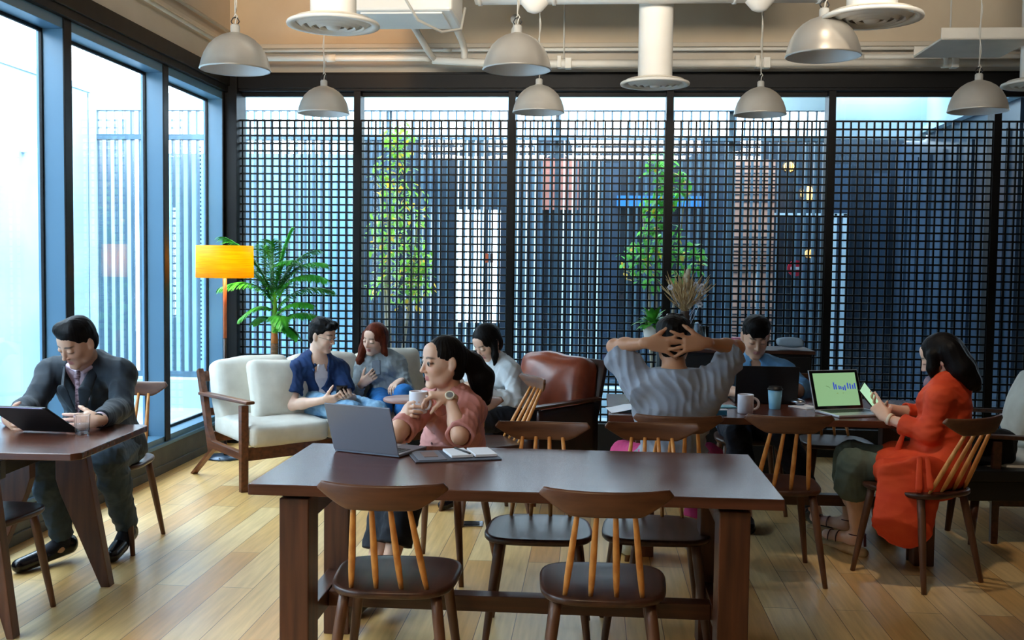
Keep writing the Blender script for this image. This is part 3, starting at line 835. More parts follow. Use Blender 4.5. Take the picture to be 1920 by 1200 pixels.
# --- woman in the grey sweater on the sofa
J = scaled(dict(P=(-1.50, 7.70, .52), N=(-1.592, 7.66, .80), H=(-1.612, 7.60, .945), look=(-.42, -.86, -.22), roll=.14, front=(.05, -1, 0), bend=(.02, .03, 0),
         shL=(-1.45, 7.67, .745), shR=(-1.715, 7.64, .730), elL=(-1.35, 7.56, .555), elR=(-1.745, 7.52, .53), wrL=(-1.375, 7.36, .665), wrR=(-1.66, 7.40, .635),
         hipL=(-1.42, 7.70, .50), hipR=(-1.58, 7.66, .50), knL=(-1.33, 7.27, .585), knR=(-1.47, 7.18, .50), anL=(-1.30, 7.12, .24), anR=(-1.44, 7.05, .11), toL=(-1.26, 6.96, .20), toR=(-1.42, 6.90, .03)), 1.01)
root, J = make_person('woman with long auburn hair and pale grey sweater on the cream sofa, holding a phone', J, SK2, .005, True, .95, 'down', brow=(.16, .08, .05), lips=(.60, .22, .20),
    hands={'R': dict(d=(.72, -.30, .55), n=(.25, .80, .35), t=(-.5, .1, .7), curl=.5), 'L': dict(d=(-.35, -.75, -.25), n=(0, -.3, -.9), t=(-.8, .3, 0), curl=.5)})
Q = J['Q']
long_hair(root, J, .005, HAIR_RED, 1.0, falls=[([Q(.072, .01, .03), Q(.080, .045, -.08), Q(.078, .085, -.16), Q(.070, .10, -.215)], [.030, .030, .028, .012]), ([Q(.07, -.03, .02), Q(.075, -.01, -.12)], [.036, .026]), ([Q(-.07, -.01, .02), Q(-.085, .0, -.08), Q(-.10, -.01, -.12)], [.026, .022, .012]), ([Q(0, -.07, .02), Q(0, -.075, -.14)], [.06, .05])])
f = V(0, -1, 0); N = V(J['N'])
garment('sweater', root, J, CL['greysw'], [('torso', .014), ('uarmL', .014), ('uarmR', .014), ('farmL', .014), ('farmR', .014)], .0055, True, .94, (.008, 15, 12),
        adds=[(cap(V(J['P']), V(J['P']) + V(0, 0, .05), .15, .15, (f, .85)), .04), (cap(N + V(0, .01, -.02), N + V(.0, -.02, .015), .062, .058), .02)],
        subs=[(cap(N + V(0, -.01, .02), N + V(0, -.02, .09), .054), .004)] + endcut(J['elL'], J['wrL'], .96, lim=.03) + endcut(J['elR'], J['wrR'], .90, lim=.03), planes=[((0, 0, J['P'][2] - .06), (0, 0, -1))])
garment('jeans', root, J, CL['jeans_b'], [('thighL', .014), ('thighR', .014), ('shankL', .012), ('shankR', .012)], .006, True, .95, (.004, 18, 13), adds=[(cap(J['hipL'], J['hipR'], .105), .03)], subs=endcut(J['knL'], J['anL'], .93) + endcut(J['knR'], J['anR'], .93))
shoes(root, J, CL['leather_shoe'], .006, .9)
PEOPLE['grey'] = (root, J)

# --- woman in the pink shirt at the big table
J = dict(P=(-.66, 4.98, .55), N=(-.632, 4.62, .925), H=(-.662, 4.57, 1.077), look=(-.85, -.56, -.05), gaze=(-.9, -.38, -.02), roll=.03, front=(-.62, -.78, 0), bend=(.02, .03, 0),
         shL=(-.530, 4.545, .868), shR=(-.755, 4.705, .868), elL=(-.552, 4.325, .790), elR=(-.822, 4.30, .785), wrL=(-.615, 4.445, .938), wrR=(-.812, 4.478, .858),
         hipL=(-.58, 4.95, .54), hipR=(-.75, 5.01, .54), knL=(-.80, 4.60, .56), knR=(-.90, 4.66, .53), anL=(-.88, 4.44, .16), anR=(-.96, 4.50, .11), toL=(-.93, 4.28, .10), toR=(-1.0, 4.32, .03))
root, J = make_person('woman in dusty pink shirt with dark ponytail, elbows on big table, holding a mug', J, SK4, .0038, True, .98, 'open', head_s=1.0, brow=(.05, .03, .025), lips=(.58, .20, .18),
    hands={'L': dict(d=(-.86, -.30, .12), n=(-.35, .05, -.9), t=(-.2, -.95, 0), curls=[.55, .85, 1.0, 1.05], thumb=(.35, .75, .6)), 'R': dict(d=(.30, -.86, .32), n=(.92, .2, -.1), t=(0, .25, 1), curls=[.60, .66, .72, .80], spread=.10, thumb=(.5, .6, .5))})
Q = J['Q']
long_hair(root, J, .004, HAIR_BLACK, .93, falls=[([Q(.0, -.085, .02), Q(.0, -.15, -.02), Q(.0, -.19, -.09), Q(.0, -.195, -.16), Q(-.005, -.21, -.20)], [.045, .046, .058, .045, .018])], cover=-.014,
          extra_sub=[(ell(Q(.088, -.005, -.012), V(.026, .022, .034), J['fr']), .008), (ell(Q(-.088, -.005, -.012), V(.026, .022, .034), J['fr']), .008), (ell(Q(.07, .04, -.04), V(.04, .045, .055), J['fr']), .012), (ell(Q(-.07, .04, -.04), V(.04, .045, .055), J['fr']), .012), (ell(Q(0, -.01, -.13), V(.08, .09, .062), J['fr']), .01)])
m, A = ringband(Q(0, -.118, .0), Q(0, -.15, -.02) - Q(0, -.10, .01), .034, .014, .006); shift(m, J['origin']).build('hair_tie', plain('dark_red_tie', srgb(90, 20, 36), .6), root, smooth=True)
f = nrm(V(-.62, -.78, 0)); N = V(J['N']); s_ = nrm(np.cross(f, V(0, 0, 1)))
sl = endcut(J['shL'], J['elL'], 1.0, .12, lim=.046) + endcut(J['shR'], J['elR'], .84, .12, lim=.046)
shp = garment('shirt', root, J, CL['pink'], [('torso', .016), ('uarmL', .016, .94), ('uarmR', .014, .84)], .0045, True, .96, (.006, 15, 15),
        adds=[(cap(V(J['P']) + f * .05, lerp(J['P'], J['N'], .4), .155, .15, (f, .9)), .05), (cap(lerp(J['shL'], J['elL'], .80), lerp(J['shL'], J['elL'], 1.0), .056, .060), .010), (cap(lerp(J['shR'], J['elR'], .60), lerp(J['shR'], J['elR'], .76), .056, .060), .010)],
        subs=sl + [(cap(N + V(0, 0, .02), N + f * .03 + V(0, 0, .08), .056), .004), (cap(N + f * .06 - V(0, 0, .0), N + f * .135 - V(0, 0, .10), .040, .006), .006)], planes=[((0, 0, .50), (0, 0, -1))])
mesh_from('collar', [(cap(N - f * .05 + s_ * .03 + V(0, 0, .02), N + s_ * .074 + V(0, 0, .030), .016), .01), (cap(N + s_ * .074 + V(0, 0, .030), N + f * .115 + s_ * .055 - V(0, 0, .050), .018, .030, (nrm(f + s_), .40)), .01),
          (cap(N - f * .05 - s_ * .03 + V(0, 0, .02), N - s_ * .074 + V(0, 0, .030), .016), .01), (cap(N - s_ * .074 + V(0, 0, .030), N + f * .115 - s_ * .055 - V(0, 0, .050), .018, .030, (nrm(f - s_), .40)), .01), (cap(N - f * .05 + s_ * .03 + V(0, 0, .02), N - f * .05 - s_ * .03 + V(0, 0, .02), .016), .01)], .004, CL['pink'], shp, J['origin'])
def on_surface(obj, origin, o, d):
    bpy.context.view_layer.update()
    ok, p, n, i = obj.ray_cast(Vector(V(o) - V(origin)), Vector(d))
    return (V(p) , V(n)) if ok else (None, None)
for t in (.22, .36, .50, .64):
    q = lerp(N, V(J['P']), t) + f * .4 + s_ * -.012
    p, n = on_surface(shp, J['origin'], q, -f)
    if p is not None:
        b = MB(); A = frame(n); b.lathe([(0, .004), (.0045, .004), (.006, .003), (.0062, 0), (.005, -.002)], (0, 0, 0), 14)
        Rm = Matrix([[A[0][i], A[2][i], A[1][i]] for i in range(3)]); b.v = [tuple(Rm @ Vector(v) + Vector(p)) for v in b.v]
        b.build('button', plain('dark_button', srgb(92, 52, 48), .4), shp, smooth=True)
garment('trousers', root, J, CL['blackcloth'], [('thighL', .022), ('thighR', .022), ('shankL', .024, .75), ('shankR', .024, .75)], .0055, True, 1.0, (.004, 16, 16), adds=[(cap(J['hipL'], J['hipR'], .118), .03)], subs=endcut(J['knL'], J['anL'], .72) + endcut(J['knR'], J['anR'], .72))
shoes(root, J, CL['leather_shoe'], .005, .9)
d = V(J['wrL']) - V(J['elL']); c = lerp(J['elL'], J['wrL'], .93)
WB = plain('cream_watch', srgb(232, 222, 196), .4)
m, A = ringband(c, d, .0275, .024, .005); wo = shift(m, J['origin']).build('watch_strap', WB, root, smooth=True)
nn = nrm(V(.25, -1, .15) - nrm(d) * (V(.25, -1, .15) @ nrm(d)))
b = MB(); A = frame(nn); Rm = Matrix([[A[0][i], A[2][i], A[1][i]] for i in range(3)])
b.lathe([(0, -.002), (.019, -.002), (.021, .002), (.021, .009), (.017, .011), (.016, .009), (0, .009)], seg=28)
b.v = [tuple(Rm @ Vector(v) + Vector(c + nn * .030 - J['origin'])) for v in b.v]; b.build('watch_case', WB, wo, smooth=True)
b = MB(); b.lathe([(0, .0098), (.0145, .0096)], seg=24); b.v = [tuple(Rm @ Vector(v) + Vector(c + nn * .030 - J['origin'])) for v in b.v]; b.build('watch_face', plain('grey_dial', srgb(130, 128, 126), .25), wo)
PEOPLE['pink'] = (root, J)

# --- woman in the white sweater in the leather armchair
J = dict(P=(-.50, 6.85, .52), N=(-.645, 6.76, .880), H=(-.685, 6.705, 1.005), look=(-.55, -.62, -.60), roll=.0, front=(-.62, -.78, 0), bend=(.03, .03, 0),
         shL=(-.535, 6.68, .825), shR=(-.765, 6.84, .825), elL=(-.485, 6.60, .640), elR=(-.86, 6.70, .650), wrL=(-.70, 6.50, .715), wrR=(-.83, 6.53, .73),
         hipL=(-.44, 6.80, .51), hipR=(-.56, 6.92, .51), knL=(-.80, 6.46, .51), knR=(-.94, 6.60, .52), anL=(-.78, 6.40, .12), anR=(-.98, 6.48, .12), toL=(-.90, 6.28, .03), toR=(-1.1, 6.38, .03))
root, J = make_person('woman with long black hair in a white sweater, head bowed, in the brown leather armchair', J, SK2, .005, True, .94, 'down', head_s=.98, brow=(.06, .045, .04),
    hands={'L': dict(d=(-.85, -.2, .15), n=(-.1, .6, -.6), t=(-.2, .3, .9), curl=.6), 'R': dict(d=(.2, -.7, .1), n=(.7, .1, -.5), t=(.2, .2, .9), curl=.6)})
Q = J['Q']
long_hair(root, J, .005, HAIR_BLACK, .98, falls=[([Q(-.072, .0, .0), Q(-.072, .045, -.07), Q(-.065, .075, -.125)], [.022, .022, .012]), ([Q(.075, -.01, .01), Q(.090, .005, -.08), Q(.094, .03, -.15), Q(.092, .05, -.19)], [.042, .042, .032, .012]), ([Q(.02, -.075, .02), Q(.05, -.09, -.10)], [.06, .045])])
N = V(J['N']); f = nrm(V(-.62, -.78, 0))
garment('sweater', root, J, CL['whitesw'], [('torso', .013), ('uarmL', .012), ('uarmR', .012), ('farmL', .012), ('farmR', .012)], .0055, True, .90, (.006, 15, 18),
        adds=[(cap(V(J['P']) + V(0, 0, -.01), V(J['P']) + V(0, 0, .07), .150, .155, (f, .85)), .04), (cap(N + V(0, 0, -.02), N + V(-.01, -.012, .03), .058, .052), .02)],
        subs=[(cap(N + V(-.01, -.012, .035), N + V(-.02, -.02, .09), .047), .004)] + endcut(J['elL'], J['wrL'], .97, lim=.028) + endcut(J['elR'], J['wrR'], .97, lim=.028), planes=[((0, 0, .47), (0, 0, -1))])
garment('trousers', root, J, CL['blackcloth'], [('thighL', .016), ('thighR', .016), ('shankL', .018), ('shankR', .018)], .006, True, .94, (.004, 16, 19), adds=[(cap(J['hipL'], J['hipR'], .110), .03)], subs=endcut(J['knL'], J['anL'], .93) + endcut(J['knR'], J['anR'], .93))
shoes(root, J, CL['leather_shoe'], .006, .9)
PEOPLE['white'] = (root, J)

# --- man seen from behind, hands clasped behind his head
J = dict(P=(.395, 5.06, .54), N=(.390, 4.985, .975), H=(.385, 5.055, 1.150), look=(.06, 1, .02), roll=0, front=(0, 1, 0), bend=(0, .0, 0),
         shL=(.235, 5.00, .925), shR=(.555, 5.00, .930), elL=(.105, 5.14, 1.115), elR=(.700, 5.14, 1.120), wrL=(.262, 4.955, 1.150), wrR=(.520, 4.955, 1.155),
         hipL=(.305, 5.07, .53), hipR=(.485, 5.07, .53), knL=(.18, 5.50, .51), knR=(.61, 5.50, .51), anL=(.19, 5.34, .115), anR=(.535, 5.42, .115), toL=(.17, 5.50, .03), toR=(.54, 5.60, .03))
root, J = make_person('man seen from behind in a creased grey shirt, both hands clasped behind his head', J, SK3, .0045, False, .90, 'down', head_s=1.02,
    hands={'L': dict(d=(.96, -.12, -.10), n=(.1, 1, 0), t=(.1, 0, 1), curl=.10, spread=.34, thumb=(.6, .6, .1), s=1.02), 'R': dict(d=(-.96, -.20, -.06), n=(-.1, 1, 0), t=(-.1, 0, 1), curl=.10, spread=.34, thumb=(.6, .6, .1), s=1.02)})
short_hair(root, J, .0045, 'back', s=1.02)
N = V(J['N'])
garment('shirt', root, J, CL['greyshirt'], [('torso', .024), ('uarmL', .022, .90), ('uarmR', .022, .90)], .005, False, .91, (.012, 10, 22),
        adds=[(cap((.395, 5.02, .62), (.395, 5.04, .50), .132, .150, ((0, 1, 0), .8)), .04), (cap(N + V(-.03, -.005, -.02), N + V(.03, -.005, -.02), .062, .062), .02), (cap(N + V(0, .0, -.02), N + V(0, .012, .052), .066, .061), .006),
              (cap(J['shL'], lerp(J['shL'], J['elL'], .9), .058, .056), .04), (cap(J['shR'], lerp(J['shR'], J['elR'], .9), .058, .056), .04), (cap((.25, 5.0, .90), (.28, 5.02, .80), .058, .065), .05), (cap((.54, 5.0, .90), (.51, 5.02, .80), .058, .065), .05)],
        subs=[(cap(N + V(0, .006, .035), N + V(0, .02, .12), .053), .003), (rbx(N + V(0, .02, .10), (.12, .12, .045), .004), .003)] + endcut(J['shL'], J['elL'], .86, .1, lim=.050) + endcut(J['shR'], J['elR'], .86, .1, lim=.050), planes=[((0, 0, .44), (0, 0, -1))], rel=1)
garment('trousers', root, J, CL['raspberry'], [('thighL', .02), ('thighR', .02), ('shankL', .018, .80), ('shankR', .018, .80)], .006, False, 1.0, (.005, 16, 23), adds=[(cap(J['hipL'], J['hipR'], .118), .03)], subs=endcut(J['knL'], J['anL'], .78) + endcut(J['knR'], J['anR'], .78))
shoes(root, J, CL['sneaker'], .006)
PEOPLE['back'] = (root, J)

# --- young man in the sky blue shirt
J = dict(P=(.98, 6.60, .54), N=(.978, 6.42, .925), H=(.975, 6.36, 1.095), look=(.03, -.90, -.42), roll=.0, front=(0, -1, 0), bend=(0, .03, 0),
         shL=(1.150, 6.40, .875), shR=(.808, 6.40, .875), elL=(1.235, 6.24, .795), elR=(.720, 6.24, .795), wrL=(1.09, 6.03, .790), wrR=(.86, 6.02, .790),
         hipL=(1.07, 6.60, .53), hipR=(.89, 6.60, .53), knL=(1.13, 6.18, .52), knR=(.86, 6.18, .52), anL=(1.30, 6.10, .11), anR=(.90, 6.10, .11), toL=(1.34, 5.94, .03), toR=(.90, 5.94, .03))
root, J = make_person('young man in a sky blue collared shirt typing behind the black laptop', J, SK1, .005, False, .95, 'down', head_s=1.02, brow=(.04, .03, .025),
    hands={'L': dict(d=(-.5, -.8, .05), n=(0, 0, -1), t=(-.8, .5, 0), curl=.4), 'R': dict(d=(.5, -.8, .05), n=(0, 0, -1), t=(.8, .5, 0), curl=.4)})
short_hair(root, J, .005, 'fringe', s=1.02)
N = V(J['N']); f = V(0, -1, 0)
shb = garment('shirt', root, J, CL['blueshirt'], [('torso', .018), ('uarmL', .024), ('uarmR', .024), ('farmL', .022, .3), ('farmR', .022, .3)], .0055, False, .95, (.006, 17, 25),
        subs=[(cap(N + V(0, 0, .02), N + V(0, -.02, .08), .056), .004), (cap(N + f * .06, N + f * .115 - V(0, 0, .06), .035, .006), .005)] + endcut(J['elL'], J['wrL'], .28, lim=.044) + endcut(J['elR'], J['wrR'], .28, lim=.044), planes=[((0, 0, .5), (0, 0, -1))])
mesh_from('collar', [(cap(N + V(.06, 0, .02), N + V(.028, -.10, -.045), .014, .022, ((1, 0, .3), .5)), .01), (cap(N + V(-.06, 0, .02), N + V(-.028, -.10, -.045), .014, .022, ((-1, 0, .3), .5)), .01), (cap(N + V(.06, 0, .02), N + V(-.06, 0, .02) + V(0, .05, 0), .014), .02)], .004, CL['blueshirt'], shb, J['origin'])
garment('trousers', root, J, CL['navytr'], [('thighL', .02), ('thighR', .02), ('shankL', .024), ('shankR', .024)], .006, False, .95, (.005, 16, 26), adds=[(cap(J['hipL'], J['hipR'], .112), .03)], subs=endcut(J['knL'], J['anL'], .93) + endcut(J['knR'], J['anR'], .93))
shoes(root, J, CL['leather_shoe'], .006)
PEOPLE['blue'] = (root, J)

# --- woman in the orange coat
J = dict(P=(1.72, 5.30, .54), N=(1.775, 5.36, .945), H=(1.748, 5.385, 1.070), look=(-.84, .42, -.38), roll=.08, front=(-.88, .46, 0), bend=(.03, -.01, 0),
         shL=(1.690, 5.215, .885), shR=(1.815, 5.52, .880), elL=(1.635, 5.18, .715), elR=(1.73, 5.62, .740), wrL=(1.475, 5.335, .765), wrR=(1.52, 5.56, .790),
         hipL=(1.70, 5.21, .53), hipR=(1.76, 5.38, .53), knL=(1.32, 5.34, .52), knR=(1.35, 5.52, .54), anL=(1.405, 5.56, .125), anR=(1.43, 5.84, .135), toL=(1.27, 5.66, .085), toR=(1.27, 5.94, .095))
root, J = make_person('woman in burnt orange coat and grey-green trousers, turned away, pointing at a phone', J, SK2, .005, True, .98, 'down', head_s=1.0,
    hands={'L': dict(d=(-.42, .55, .60), n=(.3, .75, -.3), t=(.5, .3, .7), curls=[.05, 1.0, 1.15, 1.2], thumb=(.5, .5, .6)), 'R': dict(d=(-.75, -.45, .30), n=(.1, -.3, .8), t=(-.2, -.6, .3), curl=.45)})
Q = J['Q']
long_hair(root, J, .005, HAIR_BLACK, 1.0, falls=[([Q(-.075, .02, .03), Q(-.078, .045, -.03), Q(-.066, .055, -.085)], [.030, .026, .018]), ([Q(.075, .02, .03), Q(.078, .03, -.06), Q(.07, .02, -.12)], [.032, .03, .02]), ([Q(-.05, -.06, .02), Q(-.06, -.08, -.08), Q(-.05, -.10, -.15), Q(-.04, -.11, -.19)], [.06, .062, .045, .02]), ([Q(.04, -.06, .02), Q(.05, -.08, -.09), Q(.04, -.10, -.15)], [.06, .055, .035])])
N = V(J['N']); f = nrm(V(-.88, .46, 0)); s_ = nrm(np.cross(f, V(0, 0, 1)))
coat_adds = [(cap(V(J['P']) + V(0, 0, .0), lerp(J['P'], J['N'], .35), .175, .160, (f, .85)), .04),
             (cap(J['hipL'], lerp(J['hipL'], J['knL'], .55), .118, .10), .04), (cap(J['hipR'], lerp(J['hipR'], J['knR'], .5), .112, .095), .04),
             (cap((1.66, 5.12, .54), (1.42, 5.14, .54), .062, .055), .06),
             (cap((1.58, 5.085, .53), (1.50, 5.02, .30), .105, .125, ((.12, 1, .28), .26)), .07), (cap((1.45, 5.09, .52), (1.43, 5.03, .32), .07, .09, ((.12, 1, .28), .30)), .05),
             (cap(N - f * .045 + V(0, 0, -.02), N + V(0, 0, .02), .070, .060), .02), (cap(lerp(J['elL'], J['wrL'], .42), lerp(J['elL'], J['wrL'], .64), .055, .056), .01), (cap(lerp(J['elR'], J['wrR'], .3), lerp(J['elR'], J['wrR'], .5), .052, .052), .01)]
co = garment('coat', root, J, CL['orange'], [('torso', .016), ('uarmL', .018), ('uarmR', .018), ('farmL', .018, .60), ('farmR', .018, .45)], .0055, True, .96, (.0045, 12, 28), adds=coat_adds,
        subs=[(cap(N + f * .02 + V(0, 0, .03), N + f * .04 + V(0, 0, .10), .056), .006)] + endcut(J['elL'], J['wrL'], .62, .075, lim=.042) + endcut(J['elR'], J['wrR'], .45, .075, lim=.042), planes=[((0, 0, .275), (-.15, 0, -1))])
mesh_from('belt_tie', [(cap((1.550, 5.030, .62), (1.535, 4.978, .48), .014, .018, ((.12, 1, .2), .3)), .01), (cap((1.585, 5.026, .62), (1.588, 4.980, .49), .013, .016, ((.12, 1, .2), .3)), .01)], .004, CL['orange'], co, J['origin'])
mesh_from('cuff_tie', [(cap(lerp(J['elL'], J['wrL'], .62) + V(0, -.03, -.04), lerp(J['elL'], J['wrL'], .70) + V(-.02, -.04, -.15), .012, .018, ((.3, 1, 0), .35)), .01)], .004, CL['orange'], co, J['origin'])
tr = [(cap(J['knL'], lerp(J['knL'], J['anL'], .30), .085, .100), .04), (cap(J['knR'], lerp(J['knR'], J['anR'], .30), .080, .092), .04)]
garment('trousers', root, J, CL['olive'], [('thighL', .006), ('thighR', .006)], .0055, True, 1.0, (.006, 13, 29), adds=tr, subs=endcut(J['knL'], J['anL'], .36, .14) + endcut(J['knR'], J['anR'], .36, .14))
for s__ in 'LR':
    an, to = V(J['an' + s__]), V(J['to' + s__]); d = nrm(V(to[0] - an[0], to[1] - an[1], 0)); sd = np.cross(d, V(0, 0, 1))
    heel = an + V(0, 0, -.105) - d * .03; tb = to + V(0, 0, -.045) + d * .02
    sole = mesh_from('sandal', [(cap(heel, lerp(heel, tb, .45), .034, .032, ((0, 0, 1), .8)), .015), (cap(lerp(heel, tb, .45), tb, .036, .034, ((0, 0, 1), .40)), .02)], .004, CL['cork'], root, J['origin'])
    m = MB()
    for t, r in ((.86, .040), (.60, .040)):
        c = lerp(an + V(0, 0, -.045), to, t)
        m.tube([c + sd * r * math.cos(a) + V(0, 0, 1) * (r * .95 * math.sin(a) - .008) for a in np.linspace(-.3, PI + .3, 11)], .006, 8, (1, .5))
    m.tube([an + V(0, 0, -.01) + (d * math.cos(a) + sd * math.sin(a)) * .042 for a in np.linspace(0, 2 * PI, 15)], .006, 8, (1, .5), False)
    m.tube([an + V(0, 0, -.07) - d * .045, an + V(0, 0, -.01) - d * .042], .007, 8)
    shift(m, J['origin']).build('strap', CL['sandal'], sole, smooth=True)
mk = mesh_from('face_mask', [(ell(Q(0, .082, -.112), V(.052, .048, .046), J['fr']), .01), (cap(Q(-.05, .03, -.09), Q(-.076, -.005, -.02), .004), .004)], .004, noise_mat('mauve_mask', srgb(120, 102, 118), srgb(136, 116, 130), 12, .8), root, J['origin']); mk['label'] = 'mauve-grey mask pulled down under the chin'
m, A = ringband(lerp(J['elL'], J['wrL'], .90), V(J['wrL']) - V(J['elL']), .027, .016, .004); shift(m, J['origin']).build('bracelet', plain('pale_bracelet', srgb(230, 216, 190), .3), root, smooth=True)
PEOPLE['orange'] = (root, J)
# ------------------------------------------------------------------ the setting
XL, YB = -3.028, 8.505          # inner planes of the left and rear glazing
XR, YF, ZC = 5.2, -3.0, 3.95

def floor_mat():
    m, nt, b = new_mat('oak_planks'); N = nt.nodes; L = nt.links
    tc = N.new('ShaderNodeTexCoord'); mp = N.new('ShaderNodeMapping'); mp.inputs['Rotation'].default_value = (0, 0, PI / 2)
    L.new(tc.outputs['Object'], mp.inputs['Vector'])
    br = N.new('ShaderNodeTexBrick'); br.inputs['Scale'].default_value = 1
    br.inputs['Brick Width'].default_value = 1.55; br.inputs['Row Height'].default_value = .155; br.inputs['Mortar Size'].default_value = .0016
    br.inputs['Mortar Smooth'].default_value = .1; br.inputs['Bias'].default_value = 0; br.offset = .37
    br.inputs['Color1'].default_value = (0, 0, 0, 1); br.inputs['Color2'].default_value = (1, 1, 1, 1); br.inputs['Mortar'].default_value = (.5, .5, .5, 1)
    L.new(mp.outputs[0], br.inputs['Vector'])
    rp = N.new('ShaderNodeValToRGB'); rp.color_ramp.elements[0].color = srgb(212, 160, 92); rp.color_ramp.elements[1].color = srgb(238, 208, 150)
    e = rp.color_ramp.elements.new(.5); e.color = srgb(224, 182, 114)
    L.new(br.outputs['Color'], rp.inputs['Fac'])
    m2 = N.new('ShaderNodeMapping'); m2.inputs['Scale'].default_value = (14, .9, 1); L.new(tc.outputs['Object'], m2.inputs['Vector'])
    nz = N.new('ShaderNodeTexNoise'); nz.inputs['Scale'].default_value = 3; nz.inputs['Detail'].default_value = 8; L.new(m2.outputs[0], nz.inputs['Vector'])
    gr = N.new('ShaderNodeValToRGB'); gr.color_ramp.elements[0].position = .3; gr.color_ramp.elements[0].color = (.72, .66, .58, 1); gr.color_ramp.elements[1].position = .7; gr.color_ramp.elements[1].color = (1.06, 1.04, 1.02, 1)
    L.new(nz.outputs['Fac'], gr.inputs['Fac'])
    mu = N.new('ShaderNodeMix'); mu.data_type = 'RGBA'; mu.blend_type = 'MULTIPLY'; mu.inputs['Factor'].default_value = .8
    L.new(rp.outputs['Color'], mu.inputs[6]); L.new(gr.outputs['Color'], mu.inputs[7])
    dk = N.new('ShaderNodeMix'); dk.data_type = 'RGBA'; dk.inputs[7].default_value = srgb(96, 66, 40)
    L.new(br.outputs['Fac'], dk.inputs['Factor']); L.new(mu.outputs[2], dk.inputs[6])
    L.new(dk.outputs[2], b.inputs['Base Color'])
    n3 = N.new('ShaderNodeTexNoise'); n3.inputs['Scale'].default_value = 2.2; L.new(tc.outputs['Object'], n3.inputs['Vector'])
    mr = N.new('ShaderNodeMapRange'); mr.inputs['To Min'].default_value = .26; mr.inputs['To Max'].default_value = .44
    L.new(n3.outputs['Fac'], mr.inputs['Value']); L.new(mr.outputs[0], b.inputs['Roughness'])
    bp = N.new('ShaderNodeBump'); bp.inputs['Strength'].default_value = .25; bp.inputs['Distance'].default_value = .002
    L.new(nz.outputs['Fac'], bp.inputs['Height']); L.new(bp.outputs[0], b.inputs['Normal'])
    return m

def st(o): o['kind'] = 'structure'; return o
m = MB(); m.bx(XL - .2, XR, YF, YB + .12, -.12, 0); st(m.build('floor', floor_mat()))
m = MB(); m.bx(XL - .3, XR + .2, YF - .2, YB + .3, ZC, ZC + .15); st(m.build('ceiling', noise_mat('dark_ceiling', srgb(66, 62, 58), srgb(76, 72, 66), 2, .9)))
m = MB(); m.bx(XR, XR + .15, YF, YB + .1, -.1, ZC); st(m.build('wall_right', noise_mat('right_wall', srgb(96, 84, 74), srgb(108, 96, 84), 2, .8)))
m = MB(); m.bx(XL - .2, XR + .1, YF - .15, YF, -.1, ZC); st(m.build('wall_front', noise_mat('front_wall', srgb(120, 104, 90), srgb(130, 114, 98), 2, .8)))
# upper walls over the glazing
m = MB(); m.bx(XL - .14, XR, YB, YB + .12, 3.05, ZC); st(m.build('wall_back', noise_mat('back_upper', srgb(206, 186, 158), srgb(214, 196, 168), 2.5, .8)))
m = MB(); m.bx(XL - .14, XL, YF, YB + .12, 3.02, ZC); st(m.build('wall_left', noise_mat('left_upper', srgb(190, 178, 158), srgb(198, 186, 168), 2.5, .8)))
m = MB(); m.bx(XL, XR, YB - .02, YB + .0, 3.05, 3.28); m.bx(XL, XR, YB - .05, YB, 3.25, 3.285); st(m.build('trim_1', M['upper_wall'], bevel=.004))
m = MB(); m.bx(XL, XL + .05, YF, YB - .05, 3.25, 3.285); m.bx(XL, XL + .02, YF, YB - .05, 3.04, 3.25); st(m.build('trim_2', M['upper_wall'], bevel=.004))

# rear glazing: six bays, each a window with frame, glass and a square lattice screen
MX = [-3.0, -1.947, -.683, .581, 1.846, 3.110, 4.374, 5.2]
HZ, GZ, GB = 2.90, 2.665, .235
for i in range(len(MX) - 1):
    x0, x1 = MX[i], MX[i + 1]
    w = MB()
    w.bx(x1 - .028, x1 + .028, YB - .06, YB + .09, .12, HZ)
    w.bx(x0 + .028, x1 - .028, YB + .01, YB + .07, .12, .17)
    w.bx(x0 + .028, x1 - .028, YB + .01, YB + .07, HZ - .03, HZ)
    win = st(w.build('window_%d' % (i + 1), M['black_frame'], bevel=.002))
    g = MB(); g.bx(x0 + .028, x1 - .028, YB + .035, YB + .041, .17, HZ - .03); g.build('glass', M['glass_back'], win)
    l = MB(); a, b_ = x0 + .030, x1 - .030; n = int(round((b_ - a) / .0615))
    for k in range(n + 1):
        x = a + (b_ - a) * k / n; l.bx(x - .0068, x + .0068, YB - .045, YB - .027, GB, GZ)
    nz_ = 39
    for k in range(nz_ + 1):
        z = GB + (GZ - GB) * k / nz_; l.bx(a, b_, YB - .050, YB - .032, z - .0068, z + .0068)
    l.build('lattice_screen', M['grid_black'], win)
m = MB(); m.bx(XL, XR, YB - .07, YB + .10, HZ, 3.05); m.bx(XL, XR, YB - .085, YB - .07, HZ + .02, 3.03); st(m.build('trim_3', M['black_frame'], bevel=.003))
m = MB(); m.bx(XL, XR, YB - .08, YB + .10, -.02, .225); st(m.build('baseboard_back', M['black'], bevel=.003))
m = MB(); m.bx(XL - .10, XL + .10, YB - .13, YB + .1, 0, 3.05); st(m.build('trim_4', M['black_frame'], bevel=.003))

